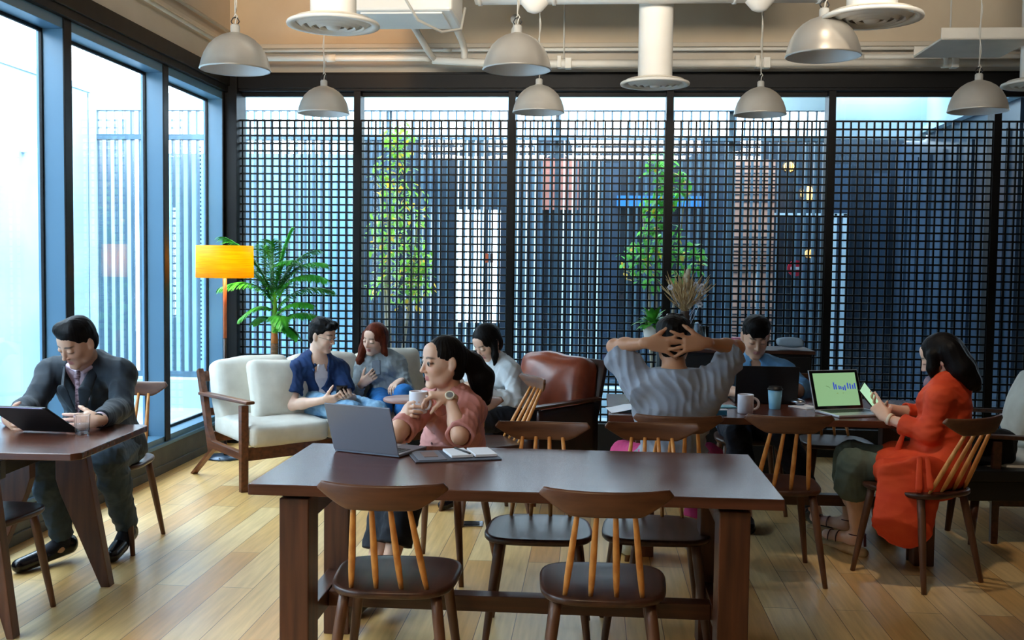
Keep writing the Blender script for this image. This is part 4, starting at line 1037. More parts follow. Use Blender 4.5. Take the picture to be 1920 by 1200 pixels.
# left glazing
m = MB(); m.bx(XL - .14, XL, YF, .32, -.1, 3.02); st(m.build('wall_left_rear', M['upper_wall']))
LY = [.32, 1.69, 3.07, 4.45, 5.825, 7.20, YB - .13]
GXo = XL - .135
for i in range(len(LY) - 1):
    y0, y1 = LY[i], LY[i + 1]
    w = MB()
    w.cur = 0; w.bx(XL - .006, XL + .004, y1 - .043, y1 + .043, .22, 2.88)      # dark inner face
    w.bx(GXo - .01, GXo + .01, y1 - .052, y1 - .040, .25, 2.84)
    w.bx(GXo - .01, GXo + .01, y0 + .043, y1 - .043, .255, .275); w.bx(GXo - .01, GXo + .01, y0 + .043, y1 - .043, 2.80, 2.82)
    w.cur = 1; w.bx(GXo - .03, XL - .006, y1 - .040, y1 + .040, .22, 2.88)
    w.bx(GXo - .03, XL - .006, y0 + .04, y1 - .04, .20, .255); w.bx(GXo - .03, XL - .006, y0 + .04, y1 - .04, 2.82, 2.88)
    win = st(w.build('window_%d' % (i + 8), [M['black_frame'], M['frame_skylit']], bevel=.002))
    g = MB(); g.bx(GXo - .004, GXo + .004, y0 + .04, y1 - .04, .255, 2.82); g.build('glass', M['glass'], win)
m = MB(); m.bx(XL - .17, XL + .03, YF, YB - .13, 2.88, 3.02); m.bx(XL - .03, XL + .045, YF, YB - .13, 2.93, 3.04); st(m.build('trim_5', M['black_frame'], bevel=.003))
m = MB(); m.bx(XL - .17, XL + .012, YF, YB - .13, .19, .215); st(m.build('trim_6', M['frame_skylit'], bevel=.003))
m = MB(); m.bx(XL - .17, XL - .0, YF, YB - .13, -.02, .19); m.bx(XL - .002, XL + .012, YF, YB - .13, -.0, .06); st(m.build('baseboard_left', M['base_dark'], bevel=.003))

# ------------------------------------------------------------------ services under the ceiling
def pipe(label, pts, r, group='painted pipes under the ceiling', brackets=(), coup=()):
    m = MB(); m.tube(pts, r, 12)
    o = m.build('ceiling_pipe', M['pipe_paint'], smooth=True); tag(o, label, 'pipe', group)
    for p, ax in coup:
        q = MB(); d = {'x': (.035, 0, 0), 'z': (0, 0, .035)}[ax]
        q.tube([(p[0] - d[0], p[1], p[2] - d[2]), (p[0] + d[0], p[1], p[2] + d[2])], r * 1.28, 14); q.build('coupling', M['pipe_paint'], o, smooth=True)
    return o
pipe('thin cream pipe running high along the rear wall, topmost of the long pipes', [(-2.7, 8.38, 3.215), (4.8, 8.38, 3.215)], .014, coup=[((-1.2, 8.38, 3.215), 'x'), ((1.9, 8.38, 3.215), 'x')])
pipe('cream pipe along the rear wall at the left, ending under the white box', [(-2.7, 8.20, 3.12), (-1.36, 8.20, 3.115), (-1.30, 8.20, 3.11)], .024, coup=[((-2.1, 8.2, 3.118), 'x')])
pipe('long thick cream pipe running right from the elbow below the white box', [(-1.28, 8.12, 3.085), (-.72, 8.12, 3.055), (4.8, 8.12, 3.055)], .030, coup=[((-.68, 8.12, 3.055), 'x'), ((-.26, 8.12, 3.055), 'x'), ((1.24, 8.12, 3.055), 'x'), ((2.62, 8.12, 3.055), 'x')])
pipe('slanted cream pipe dropping from the white box to the long pipe', [(-1.30, 7.2, 3.20), (-1.30, 7.4, 3.18), (-1.29, 8.05, 3.12), (-1.26, 8.12, 3.088)], .024)
pipe('upright cream pipe dropping from the white box beside the slanted one', [(-1.02, 7.3, 3.22), (-1.03, 7.95, 3.2), (-1.03, 8.12, 3.16), (-1.03, 8.12, 3.07)], .026)
pipe('thin pipe above the long left window beam', [(XL + .10, YF + .1, 3.20), (XL + .10, 8.3, 3.20)], .014)
pipe('upper thin pipe along the left wall near the rear corner', [(XL + .08, YF + .1, 3.34), (XL + .08, 8.4, 3.34)], .014)
pipe('second high pipe right of the tall duct', [(1.6, 8.30, 3.135), (4.8, 8.30, 3.135)], .020, coup=[((2.0, 8.30, 3.135), 'x')])
for x, lb in ((-.26, 'thin hanger rod left of the tall round duct'), (1.24, 'thin hanger rod right of the tall round duct'), (2.62, 'thin hanger rod behind the large right vent')):
    m = MB(); m.tube([(x, 8.12, 3.06), (x, 8.12, ZC)], .006, 8); o = m.build('hanger_rod', M['cord_white'], smooth=True); tag(o, lb, 'rod', 'hanger rods of the long pipe')
    m = MB(); m.bx(x - .05, x - .02, 8.08, 8.16, 3.02, 3.11); m.bx(x + .01, x + .06, 8.08, 8.16, 3.015, 3.095); m.build('clamp', M['pipe_paint'], o, bevel=.004)
m = MB(); m.bx(-1.62, -.94, 6.75, 7.3, 3.14, 3.5); o = m.build('air_unit', M['white_paint'], bevel=.02); tag(o, 'white air handling box hanging right of the leftmost round vent', 'air conditioner')
m = MB(); m.bx(-1.55, -1.01, 6.80, 7.25, 3.130, 3.142); m.build('access_panel', M['white_paint'], o, bevel=.004)
m = MB()
for x, y in ((-1.5, 6.85), (-1.06, 6.85), (-1.5, 7.2), (-1.06, 7.2)): m.tube([(x, y, 3.5), (x, y, ZC)], .006, 8)
m.build('hanger', M['cord_white'], o)
m = MB(); m.tube([(-.83, 7.1, 3.475), (1.48, 7.1, 3.475)], .215, 40)
o = m.build('main_duct', M['white_paint'], smooth=True); tag(o, 'large horizontal white air duct crossing under the ceiling', 'duct')
m = MB()
for x in (-.80, -.3, .9, 1.45): m.tube([(x - .012, 7.1, 3.475), (x + .012, 7.1, 3.475)], .222, 40)
m.tube([(1.0, 7.1, 3.5), (1.0, 7.1, 3.94)], .10, 24)
m.build('seam_ring', M['white_paint'], o, smooth=True)
m = MB()
for x in (-.47, .99): m.lathe([(.10, .22), (.10, .10), (.085, .02), (.05, -.035), (.02, -.05), (0, -.05)], (x, 6.55, 3.33), 24)
for i, x in enumerate((-.43, 1.06)):
    q = MB(); q.lathe([(.13, .30), (.13, .14), (.11, .07), (.05, .0), (.018, -.012), (0, -.012)], (x, 7.1, 3.21), 28)
    t = q.build('duct_cone', M['white_paint'], smooth=True); tag(t, ['white cone cap under the main duct, left of the tall round duct', 'white cone cap under the main duct, right of the tall round duct'][i], 'cap', 'cone caps under the main duct')
m = MB(); m.bx(2.25, 2.85, 7.15, 7.75, 3.02, 3.035)
for y in (7.15, 7.74): m.bx(2.25, 2.85, y, y + .012, 3.02, 3.10)
o = m.build('cable_tray', M['pipe_paint'], bevel=.003); tag(o, 'cream cable tray beneath the ceiling at the upper right', 'tray')
m = MB(); m.tube([(-1.25, 6.2, 3.6), (-1.22, 6.3, 3.2), (-1.12, 6.5, 3.02), (-1.0, 6.7, 2.99), (-.9, 6.9, 3.05), (-.88, 6.95, 3.2)], .009, 8)
o = m.build('loose_cable', M['cord_white'], smooth=True); tag(o, 'loose looping cable under the white box', 'cable')
m = MB(); m.lathe([(.0, -.03), (.028, -.03), (.035, 0), (.03, .05), (.018, .07), (.018, .14)], (-.62, 7.9, 3.22), 18); m.ball((-.62, 7.88, 3.34), .035, 14, 8)
o = m.build('junction_fitting', M['pipe_paint'], smooth=True); tag(o, 'small round junction fitting on the pipes left of the middle front pendant', 'fitting')

def vent(x, y, z, label, up=ZC, first=None):
    if first is not None: return copy_tree(first, (x, y, z), label=label)
    t = empty('ceiling_vent', (x, y, z), 0, label, 'vent', 'round ceiling vents')
    m = MB(); m.lathe([(.118, .03), (.118, 1.3)], seg=44); m.lathe([(.122, .62), (.126, .63), (.122, .64)], seg=44); m.build('duct', M['white_paint'], t, smooth=True)
    m = MB(); m.lathe([(.120, .052), (.125, .035), (.236, .012), (.240, .004), (.238, -.004), (.205, -.004), (.195, .012)], seg=56); m.build('rim', M['white_paint'], t, smooth=True)
    m = MB(); m.lathe([(.19, .016), (.16, -.012), (.150, .0)], seg=56); m.lathe([(.145, .016), (.115, -.016), (.105, -.004)], seg=56); m.lathe([(.10, .014), (.07, -.018), (.060, -.006)], seg=48); m.lathe([(.055, .012), (.03, -.02), (0, -.022)], seg=32)
    m.lathe([(.20, .03), (0, .03)], seg=40)
    m.build('louver', M['white_paint'], t, smooth=True)
    return t
v0 = vent(-1.366, 5.377, 2.735, 'large round white ceiling vent at the upper left, above the pendants')
vent(.397, 7.35, 2.765, 'round white vent at the foot of the tall duct in the middle', first=v0)
vent(1.31, 5.21, 2.715, 'large round white vent overlapping the right front pendant', first=v0)
vent(3.00, 7.45, 2.775, 'round white vent cut by the right picture edge', first=v0)

def pendant(x, y, z, label, first=None):
    if first is not None: return copy_tree(first, (x, y, z), label=label)
    t = empty('pendant_lamp', (x, y, z), 0, label, 'pendant lamp', 'metal dome pendant lamps')
    prof = [(.180, 0), (.183, .003), (.180, .008), (.172, .045), (.158, .085), (.135, .125), (.105, .155), (.070, .177), (.035, .190), (.024, .194)]
    m = MB(); m.lathe(prof, seg=64); sh = m.build('shade', M['alu'], t, smooth=True)
    m = MB(); m.lathe([(r - .004, z_ - .001) for r, z_ in prof], seg=64); m.build('inner_shade', M['alu_in'], sh, smooth=True)
    m = MB(); m.lathe([(.0, .235), (.018, .235), (.024, .228), (.024, .196), (.030, .190), (.030, .183), (0, .183)], seg=28); m.build('socket', M['socket_grey'], t, smooth=True)
    m = MB(); m.ball((0, 0, .10), (.030, .030, .036), 20, 14); m.lathe([(.014, .13), (.014, .185)], seg=16); m.build('bulb', M['ceramic'], t, smooth=True)
    m = MB(); m.tube([(0, 0, .23), (.004, 0, .262), (.012, 0, .275), (.004, 0, .29), (-.006, 0, .275)], .0035, 8); m.tube([(0, 0, .28), (0, 0, ZC - z)], .0035, 8)
    pts = [(.008 * math.sin(k * .9), .008 * math.cos(k * .9), .30 + k * .035) for k in range(int((ZC - z - .35) / .035))]
    m.tube(pts, .0028, 6); m.build('cord', M['cord_white'], t, smooth=True)
    m = MB()
    for sg in (-1, 1): m.tube([(sg * .012, 0, .235), (sg * .022, 0, .25), (sg * .012, 0, .268), (0, 0, .272)], .003, 8)
    m.build('hook', M['black'], t, smooth=True)
    return t
p0 = pendant(-1.875, 5.345, 2.50, 'dome pendant lamp nearest the left windows, in the front row')
for x, y, z, lb in ((-.424, 5.545, 2.535, 'dome pendant lamp in the middle of the front row'), (1.098, 5.265, 2.545, 'dome pendant lamp of the front row partly behind the large right vent'),
                    (-1.914, 7.271, 2.55, 'dome pendant lamp of the rear row hanging left above the sofa'), (-.404, 7.314, 2.565, 'dome pendant lamp of the rear row just right of the middle front one'),
                    (1.132, 7.435, 2.568, 'dome pendant lamp of the rear row above the young man in blue'), (2.372, 6.785, 2.50, 'dome pendant lamp hanging farthest right')):
    pendant(x, y, z, lb, first=p0)
# ------------------------------------------------------------------ furniture
def superell(hw, hd, n=2.6, k=40, taper=0, back=0):
    out = []
    for i in range(k):
        a = 2 * PI * i / k; c, s = math.cos(a), math.sin(a)
        x = hw * abs(c) ** (2 / n) * (1 if c > 0 else -1); y = hd * abs(s) ** (2 / n) * (1 if s > 0 else -1)
        x *= 1 + taper * (y / hd)
        out.append((x, y))
    return out

def make_chair(label, group):
    """spindle-back chair, seat 0.455 m, facing +y"""
    t = empty('dining_chair', (0, 0, 0), 0, label, 'chair', group)
    o = superell(.212, .215, 3.6, 56, .06)
    lay = [(.90, .428), (.97, .432), (1.0, .440), (1.0, .450), (.985, .456), (.93, .457)]
    rings = [[(x * s, y * s, z) for x, y in o] for s, z in lay]
    for s, z in ((.75, .4545), (.5, .452), (.25, .4505)): rings.append([(x * s, y * s, z + .004 * (y < 0) * abs(y / .215)) for x, y in o])
    m = MB(); m.rings(rings); m.build('seat', M['seat_wood'], t, smooth=True)
    # crest rail: bowed plate, straight top, tapered lower edge
    R_ = []
    n = 30
    for i in range(n + 1):
        u = -1 + 2 * i / n; x = .205 * u
        y = -.345 + .045 * u * u
        top = .832 + .006 * abs(u) ** 3; e = max(0, abs(u) - .50) / .50
        bot = .752 + .060 * e ** 1.3
        if abs(u) > .93: q = (abs(u) - .93) / .07; top -= .022 * q * q; bot += .004 * q
        th = .0085
        zc, hz = (top + bot) / 2, max(.004, (top - bot) / 2)
        ring = []
        for k in range(16):
            a = 2 * PI * k / 16; c, s = math.cos(a), math.sin(a)
            ring.append((x, y + th * abs(c) ** .6 * (1 if c > 0 else -1) - .03 * (zc + hz * s - .79), zc + hz * abs(s) ** .6 * (1 if s > 0 else -1)))
        R_.append(ring)
    m = MB(); m.rings(R_); m.build('crest_rail', M['crest_wood'], t, smooth=True)
    for i, u in enumerate((-1.5, -.5, .5, 1.5)):
        a = Vector((u * .083, -.170 - .004 * (1 - abs(u) / 1.5), .452)); b = Vector((u * .058, -.340 + .006 * abs(u), .765))
        pts = [a.lerp(b, k / 8) for k in range(9)]
        m = MB(); m.tube(pts, [.0072, .0095, .0108, .0112, .0110, .0104, .0096, .0088, .0078], 14); m.build('spindle', M['spindle_oak'], t, smooth=True)
    for sx in (-1, 1):
        for sy in (-1, 1):
            a = Vector((sx * .150, sy * .145, .435)); b = Vector((sx * .205, sy * (.205 if sy > 0 else .225), 0))
            pts = [a.lerp(b, k / 6) for k in range(7)]
            m = MB(); m.tube(pts, [.0185, .0190, .0185, .0172, .0155, .0138, .0118], 16); m.build('leg', M['chair_leg'], t, smooth=True)
    return t
GA = 'spindle-back chairs around the big table'; GB_ = 'spindle-back chairs around the rear right table'; GC = 'spindle-back chairs at the window table'
c0 = make_chair('empty spindle-back chair in the foreground, left one at the near side of big table', GA)
c0.location = (-.655, 3.475, 0); c0.rotation_euler = (0, 0, .03)
def chair(x, y, face, label, group):
    """face = direction the sitter looks, as (x, y)"""
    return copy_tree(c0, (x, y, 0), math.atan2(face[1], face[0]) - PI / 2, label, group)
chair(.045, 3.475, (-.01, 1), 'empty spindle-back chair in the foreground, right one at the near side of big table', GA)
chair(-.205, 4.165, (.02, -1), 'empty spindle-back chair across the big table, left one of the far pair', GA)
chair(.262, 4.215, (.0, -1), 'empty spindle-back chair across the big table, right one of the far pair', GA)
chair(-.735, 5.04, (-.30, -1), 'spindle-back chair under the woman in the pink shirt', GA)
chair(-2.545, 5.29, (.05, -1), 'spindle-back chair under the man in the black suit', GC)
chair(-2.535, 4.10, (.02, 1), 'spindle-back chair cut by the left picture edge, only its seat corner showing', GC)
chair(.395, 5.10, (0, 1), 'spindle-back chair under the man with clasped hands', GB_)
chair(.905, 5.18, (-.02, 1), 'empty spindle-back chair between the man with clasped hands and the woman in orange', GB_)
chair(1.60, 5.22, (-.56, .83), 'spindle-back chair under the woman in the orange coat', GB_)
chair(1.49, 6.50, (0, -1), 'empty spindle-back chair beyond the rear right table, behind the green-screen laptop', GB_)
chair(.98, 6.58, (0, -1), 'spindle-back chair under the young man in sky blue', GB_)
sc = chair(-.64, 6.15, (-.9, -.42), 'empty spindle-back chair turned sideways behind the big table, facing left', 'single side chair')

def slab(m, x0, x1, y0, y1, z0, z1, ch=0):
    if ch: out = [(x0, y0 + ch), (x0 + ch, y0), (x1 - ch, y0), (x1, y0 + ch), (x1, y1 - ch), (x1 - ch, y1), (x0 + ch, y1), (x0, y1 - ch)]
    else: out = [(x0, y0), (x1, y0), (x1, y1), (x0, y1)]
    return m.prism(out, z0, z1)

# big table
t = empty('dining_table', (-.27, 3.88, 0), .0, 'big dark walnut trestle table in the centre foreground', 'table')
def at(o, dx=.27, dy=-3.88): return (o[0] + dx, o[1] + dx * 0 + dy, o[2])
m = MB(); slab(m, -.905, .911, -.414, .412, .712, .75); m.build('tabletop', M['table_top'], t, bevel=.003)
for sx, xc in ((-1, -.755), (1, .755)):
    for y0, lb in ((-.375, 0), (.225, 1)):
        m = MB(); m.bx(xc - .052, xc + .052, y0, y0 + .13, .0, .695); m.build('leg', M['walnut_z'], t, bevel=.004)
    m = MB(); m.bx(xc - .040, xc + .040, -.245, .225, .60, .695); m.build('top_rail', M['walnut_y'], t, bevel=.003)
    m = MB(); m.bx(xc - .034, xc + .034, -.245, .225, .20, .27); m.build('foot_rail', M['walnut_y'], t, bevel=.003)
    m = MB(); m.bx(xc - .045, xc + .045, -.34, .33, .695, .713); m.build('cleat', M['black'], t, bevel=.002)
m = MB(); m.bx(-.72, .72, -.035, .035, .205, .265); m.build('stretcher', M['walnut'], t, bevel=.003)

# rear right table
t = empty('dining_table', (1.0, 5.76, 0), 0, 'long dark table at the rear right where three people sit', 'table')
m = MB(); slab(m, -.915, .86, -.44, .44, .715, .75); m.build('tabletop', M['table_top'], t, bevel=.003)
for xc in (-.72, .70):
    for y0 in (-.37, .27):
        m = MB(); m.bx(xc - .05, xc + .05, y0, y0 + .10, 0, .70); m.build('leg', M['walnut_z'], t, bevel=.004)
    m = MB(); m.bx(xc - .04, xc + .04, -.27, .27, .62, .70); m.build('top_rail', M['walnut_y'], t, bevel=.003)
m = MB(); m.bx(-.67, .65, -.03, .03, .22, .28); m.build('stretcher', M['walnut'], t, bevel=.003)
m = MB(); 
for xc in (-.72, .70): m.bx(xc - .035, xc + .035, -.27, .27, .20, .26)
m.build('foot_rail', M['walnut_y'], t, bevel=.003)

# small window table with splayed legs
t = empty('window_table', (-2.50, 4.262, 0), .05, 'small square walnut table with splayed legs beside the left windows', 'table')
m = MB(); slab(m, -.44, .475, -.375, .375, .722, .75, .03); m.build('tabletop', M['table_top'], t, bevel=.003)
for yc, kx in ((.335, 1.08), (-.345, .72)):
    for sx in (-1 * kx, kx):
        out = [(sx * .055, .715), (sx * .17, .715), (sx * .285, .0), (sx * .245, .0), (sx * .075, .43), (sx * .055, .50)]
        if sx < 0: out = out[::-1]
        m = MB(); m.prism(out, -.028, .028, lambda p, yc=yc: Vector((p.x, yc - p.z, p.y))); m.build('leg', M['walnut_z'], t, bevel=.003)
    m = MB(); m.bx(-.16, .16, yc - .02, yc + .02, .64, .715); m.build('leg_brace', M['black'], t, bevel=.003)
m = MB(); m.bx(-.03, .03, -.34, .33, .60, .66); m.build('stretcher', M['black'], t, bevel=.003)

# cream sofa with wooden arms
def sofa(label, loc, rz, seats, fabric, depth=.80, cat='sofa', L=1.86, woodm=None, backh=.80, name='sofa', group=None, nocush=()):
    """front edge along +x from the origin, facing -y"""
    W_ = woodm or M['sofa_wood']
    t = empty(name, loc, rz, label, cat, group)
    for x in (0.0, L):
        xs = -1 if x == 0 else 1; xo = x
        m = MB(); m.prism([(-.018, 0), (.018, 0), (.024, .57), (-.024, .57)], -.026, .026, lambda p, xo=xo: Vector((xo + p.z, p.x, p.y))); m.build('front_leg', W_, t, bevel=.004)
        prof = [(.56, 0), (.600, 0), (.50, .20), (.545, .34), (.68, .74), (.645, .76), (.56, .56), (.50, .36), (.44, .28), (0.02, .26), (.02, .21), (.42, .225), (.46, .20)]
        prof = [(y + .19 * (z < .05), z) for y, z in prof]
        m = MB(); m.prism(prof[::-1], -.02, .02, lambda p, xo=xo: Vector((xo + p.z, p.x, p.y))); m.build('side_frame', W_, t, bevel=.004)
        m = MB(); m.prism([(-.10, .585), (-.10, .607), (.63, .600), (.63, .575)][::-1], -.032, .032, lambda p, xo=xo: Vector((xo + p.z, p.x, p.y))); m.build('armrest', W_, t, bevel=.008)
    m = MB(); m.bx(.02, L - .02, .0, .035, .20, .285); m.bx(.02, L - .02, .50, .535, .26, .33); m.build('seat_rail', W_, t, bevel=.003)
    m = MB(); m.box((L / 2, .655, .70), (L - .04, .03, .07), rotm(-.3)); m.box((L / 2, .575, .46), (L - .04, .03, .05), rotm(-.3))
    m.build('back_rail', W_, t, bevel=.003)
    w = (L - .06) / seats
    for i in range(seats):
        xc = .03 + w * (i + .5)
        m = MB(); m.rbox((xc, .235, .375), (w - .008, .60, .145), .035, 10, (.0, .012, .014), rotm(.05), .003, i + 3); m.build('seat_cushion', fabric, t, smooth=True)
        if i in nocush: continue
        m = MB(); m.rbox((xc, .50, .60), (w - .008, .17, .46), .05, 12, (.005, .025, .010), rotm(-.30), .007, i + 9); m.build('back_cushion', fabric, t, smooth=True)
    return t
sofa('long cream three-seat sofa with dark wooden frame, at the left before the lattice window', (-2.265, 6.60, 0), math.atan2(.71, .70), 3, M['cream'], L=1.80)
f1 = V(.71, -.70, 0); u1 = V(.70, .71, 0)
c = V(-2.265, 6.60, 0) + u1 * .42 - f1 * .30 + V(0, 0, .615)
m = MB(); m.rbox((0, 0, 0), (.44, .10, .42), .04, 14, (0, .055, 0), None, .004, 4, -.0)
pz = m.build('throw_pillow', M['cream'], smooth=True); pz.location = tuple(c); pz.rotation_euler = (-.30, .04, math.atan2(.71, .70)); tag(pz, 'loose square cream pillow leaning at the left end of the long sofa', 'pillow')

# brown leather armchair
def armchair(label, loc, rz, back, seatm, name='leather_armchair'):
    t = empty(name, loc, rz, label, 'armchair')
    m = MB(); m.rbox((0, .0, .37), (.60, .62, .17), .06, 10, (.0, .01, .02), None, .004, 2); m.build('seat_cushion', seatm, t, smooth=True)
    m = MB(); m.rbox((0, .30, .66), (.60, .20, .46), .07, 12, (.0, .035, .015), rotm(-.28), .010, 8); m.build('back_cushion', back, t, smooth=True)
    m = MB(); m.rbox((0, .385, .60), (.66, .05, .56), .02, 6, (0, .01, 0), rotm(-.28)); m.build('back_shell', M['leather_dark'], t, smooth=True)
    for sx in (-1, 1):
        m = MB(); m.rbox((sx * .345, .02, .43), (.035, .62, .34), .015, 6); m.build('side_panel', M['leather_dark'], t, smooth=True)
        m = MB(); m.prism([(-.36, .615), (-.36, .632), (.34, .632), (.34, .61)][::-1], -.030, .030, lambda p, sx=sx: Vector((sx * .350 + p.z, p.x, p.y))); m.build('armrest', M['walnut_y'], t, bevel=.006)
        for y in (-.28, .30):
            m = MB(); m.tube([(sx * .33, y, .30), (sx * .345, y * 1.12, 0)], [.020, .013], 14); m.build('leg', M['walnut_z'], t, smooth=True)
    m = MB(); m.bx(-.33, .33, -.29, .31, .255, .29); m.build('seat_frame', M['walnut'], t, bevel=.004)
    return t
armchair('brown leather armchair with wooden arms, holding the woman in the white sweater', (-.44, 6.90, 0), math.atan2(-.80, -.60) + PI / 2 , M['leather'], M['leather_dark'])
# second sofa at the right edge, facing left
sofa('cream sofa with dark wooden arms cut by the right picture edge', (2.37, 7.05, 0), -PI / 2 - .12, 2, M['cream'], L=1.15, woodm=M['walnut'], name='sofa')
m = MB(); m.rbox((0, 0, 0), (.42, .10, .40), .04, 12, (0, .05, 0), None, .004, 5)
pz = m.build('throw_pillow', M['cream'], smooth=True); pz.location = (2.585, 6.42, .71); pz.rotation_euler = (-.30, 0, -PI / 2 - .12); tag(pz, 'cream pillow on the sofa at the right picture edge', 'pillow')
# long low dark bench in front of it
t = empty('low_bench', (2.62, 6.05, 0), .08, 'long low dark wooden bench behind the chair of the woman in orange', 'bench')
m = MB(); m.bx(-.62, .60, -.20, .20, .36, .42); m.bx(-.60, .58, -.18, .18, .25, .36); m.build('seat', M['black'], t, bevel=.006)
for sx in (-.52, .50):
    for y in (-.14, .14):
        m = MB(); m.tube([(sx, y, .26), (sx * 1.04, y * 1.1, 0)], [.024, .016], 12); m.build('leg', M['walnut_z'], t, smooth=True)
o = mesh_from('shoulder_bag', [(rbx((2.22, 6.02, .52), (.15, .08, .10), .05), .02), (cap((2.13, 6.02, .60), (2.30, 6.0, .54), .05, .05), .04)], .008, CL['blackcloth'], None, (0, 0, 0), (), (), folds(.008, 14, 3)); tag(o, 'slumped black cloth bag lying on the low dark bench', 'bag')

# floor lamp
t = empty('floor_lamp', (-2.80, 7.74, 0), 0, 'floor lamp with a glowing yellow drum shade in the left corner', 'floor lamp')
m = MB(); m.lathe([(0, 0), (.15, 0), (.152, .006), (.148, .014), (.02, .022), (0, .022)], seg=48); m.build('base', plain('lamp_base_blue', srgb(50, 66, 84), .3, metal=.4), t, smooth=True)
m = MB(); m.tube([(0, 0, .02), (0, 0, .92)], .013, 14); m.build('pole', plain('lamp_pole_dark', srgb(40, 24, 22), .35), t, smooth=True)
m = MB(); m.tube([(0, 0, .92), (0, 0, 1.40)], .0145, 14); m.build('upper_pole', noise_mat('orange_wood_pole', srgb(196, 92, 40), srgb(214, 112, 56), 12, .4), t, smooth=True)
sm, nt, b = new_mat('yellow_lampshade'); N_ = nt.nodes; L_ = nt.links
b.inputs['Base Color'].default_value = srgb(250, 176, 20)
tr_ = N_.new('ShaderNodeBsdfTranslucent'); tr_.inputs['Color'].default_value = srgb(255, 190, 16)
mx_ = N_.new('ShaderNodeMixShader'); mx_.inputs[0].default_value = .62
wv = N_.new('ShaderNodeTexNoise'); wv.inputs['Scale'].default_value = 5; tcx = N_.new('ShaderNodeTexCoord'); mpx = N_.new('ShaderNodeMapping'); mpx.inputs['Scale'].default_value = (1, 1, 22)
L_.new(tcx.outputs['Object'], mpx.inputs['Vector']); L_.new(mpx.outputs[0], wv.inputs['Vector'])
rr_ = N_.new('ShaderNodeValToRGB'); rr_.color_ramp.elements[0].position = .35; rr_.color_ramp.elements[0].color = srgb(255, 190, 10); rr_.color_ramp.elements[1].position = .65; rr_.color_ramp.elements[1].color = srgb(255, 212, 20)
L_.new(wv.outputs['Fac'], rr_.inputs['Fac']); L_.new(rr_.outputs['Color'], b.inputs['Base Color']); L_.new(rr_.outputs['Color'], tr_.inputs['Color'])
L_.new(b.outputs[0], mx_.inputs[1]); L_.new(tr_.outputs[0], mx_.inputs[2]); L_.new(mx_.outputs[0], N_['Material Output'].inputs['Surface'])
m = MB(); m.lathe([(.212, 1.38), (.215, 1.38), (.212, 1.625), (.209, 1.625), (.212, 1.38)], seg=64); m.build('shade', sm, t, smooth=True)
m = MB(); m.ball((0, 0, 1.50), .032, 18, 12); m.build('bulb', emit_mat('bulb_glow', (1, .93, .72, 1), 130), t, smooth=True)
m = MB()
for k in range(3): a = 2 * PI * k / 3; m.tube([(0, 0, 1.41), (.21 * math.cos(a), .21 * math.sin(a), 1.41)], .003, 6)
m.build('shade_holder', M['black'], t)
m = MB(); m.tube([(0, -.13, .02), (.04, -.2, .015), (.10, -.17, .01), (.15, -.05, .01)], .004, 8); m.build('power_cord', M['black'], t, smooth=True)

# narrow cabinet behind the rear table with plants, jug and books
t = empty('side_cabinet', (1.0, 7.60, 0), 0, 'dark waist-high cabinet before the lattice window, behind the rear right table', 'cabinet')
m = MB(); m.bx(-.53, .53, -.18, .18, .08, .905); m.build('body', M['black'], t, bevel=.004)
m = MB(); m.bx(-.55, .55, -.20, .20, .905, .93); m.build('top', M['walnut'], t, bevel=.003)
for sx in (-1, 1):
    m = MB(); m.bx(sx * .265 - .25, sx * .265 + .25, -.195, -.18, .10, .885); d = m.build('door', M['black'], t, bevel=.003)
    m = MB(); m.bx(sx * .04 - .006, sx * .04 + .006, -.21, -.195, .45, .60); m.build('handle', M['steel'], d, bevel=.002)
m = MB(); m.bx(-.5, .5, -.16, .16, 0, .08); m.build('plinth', M['black'], t)
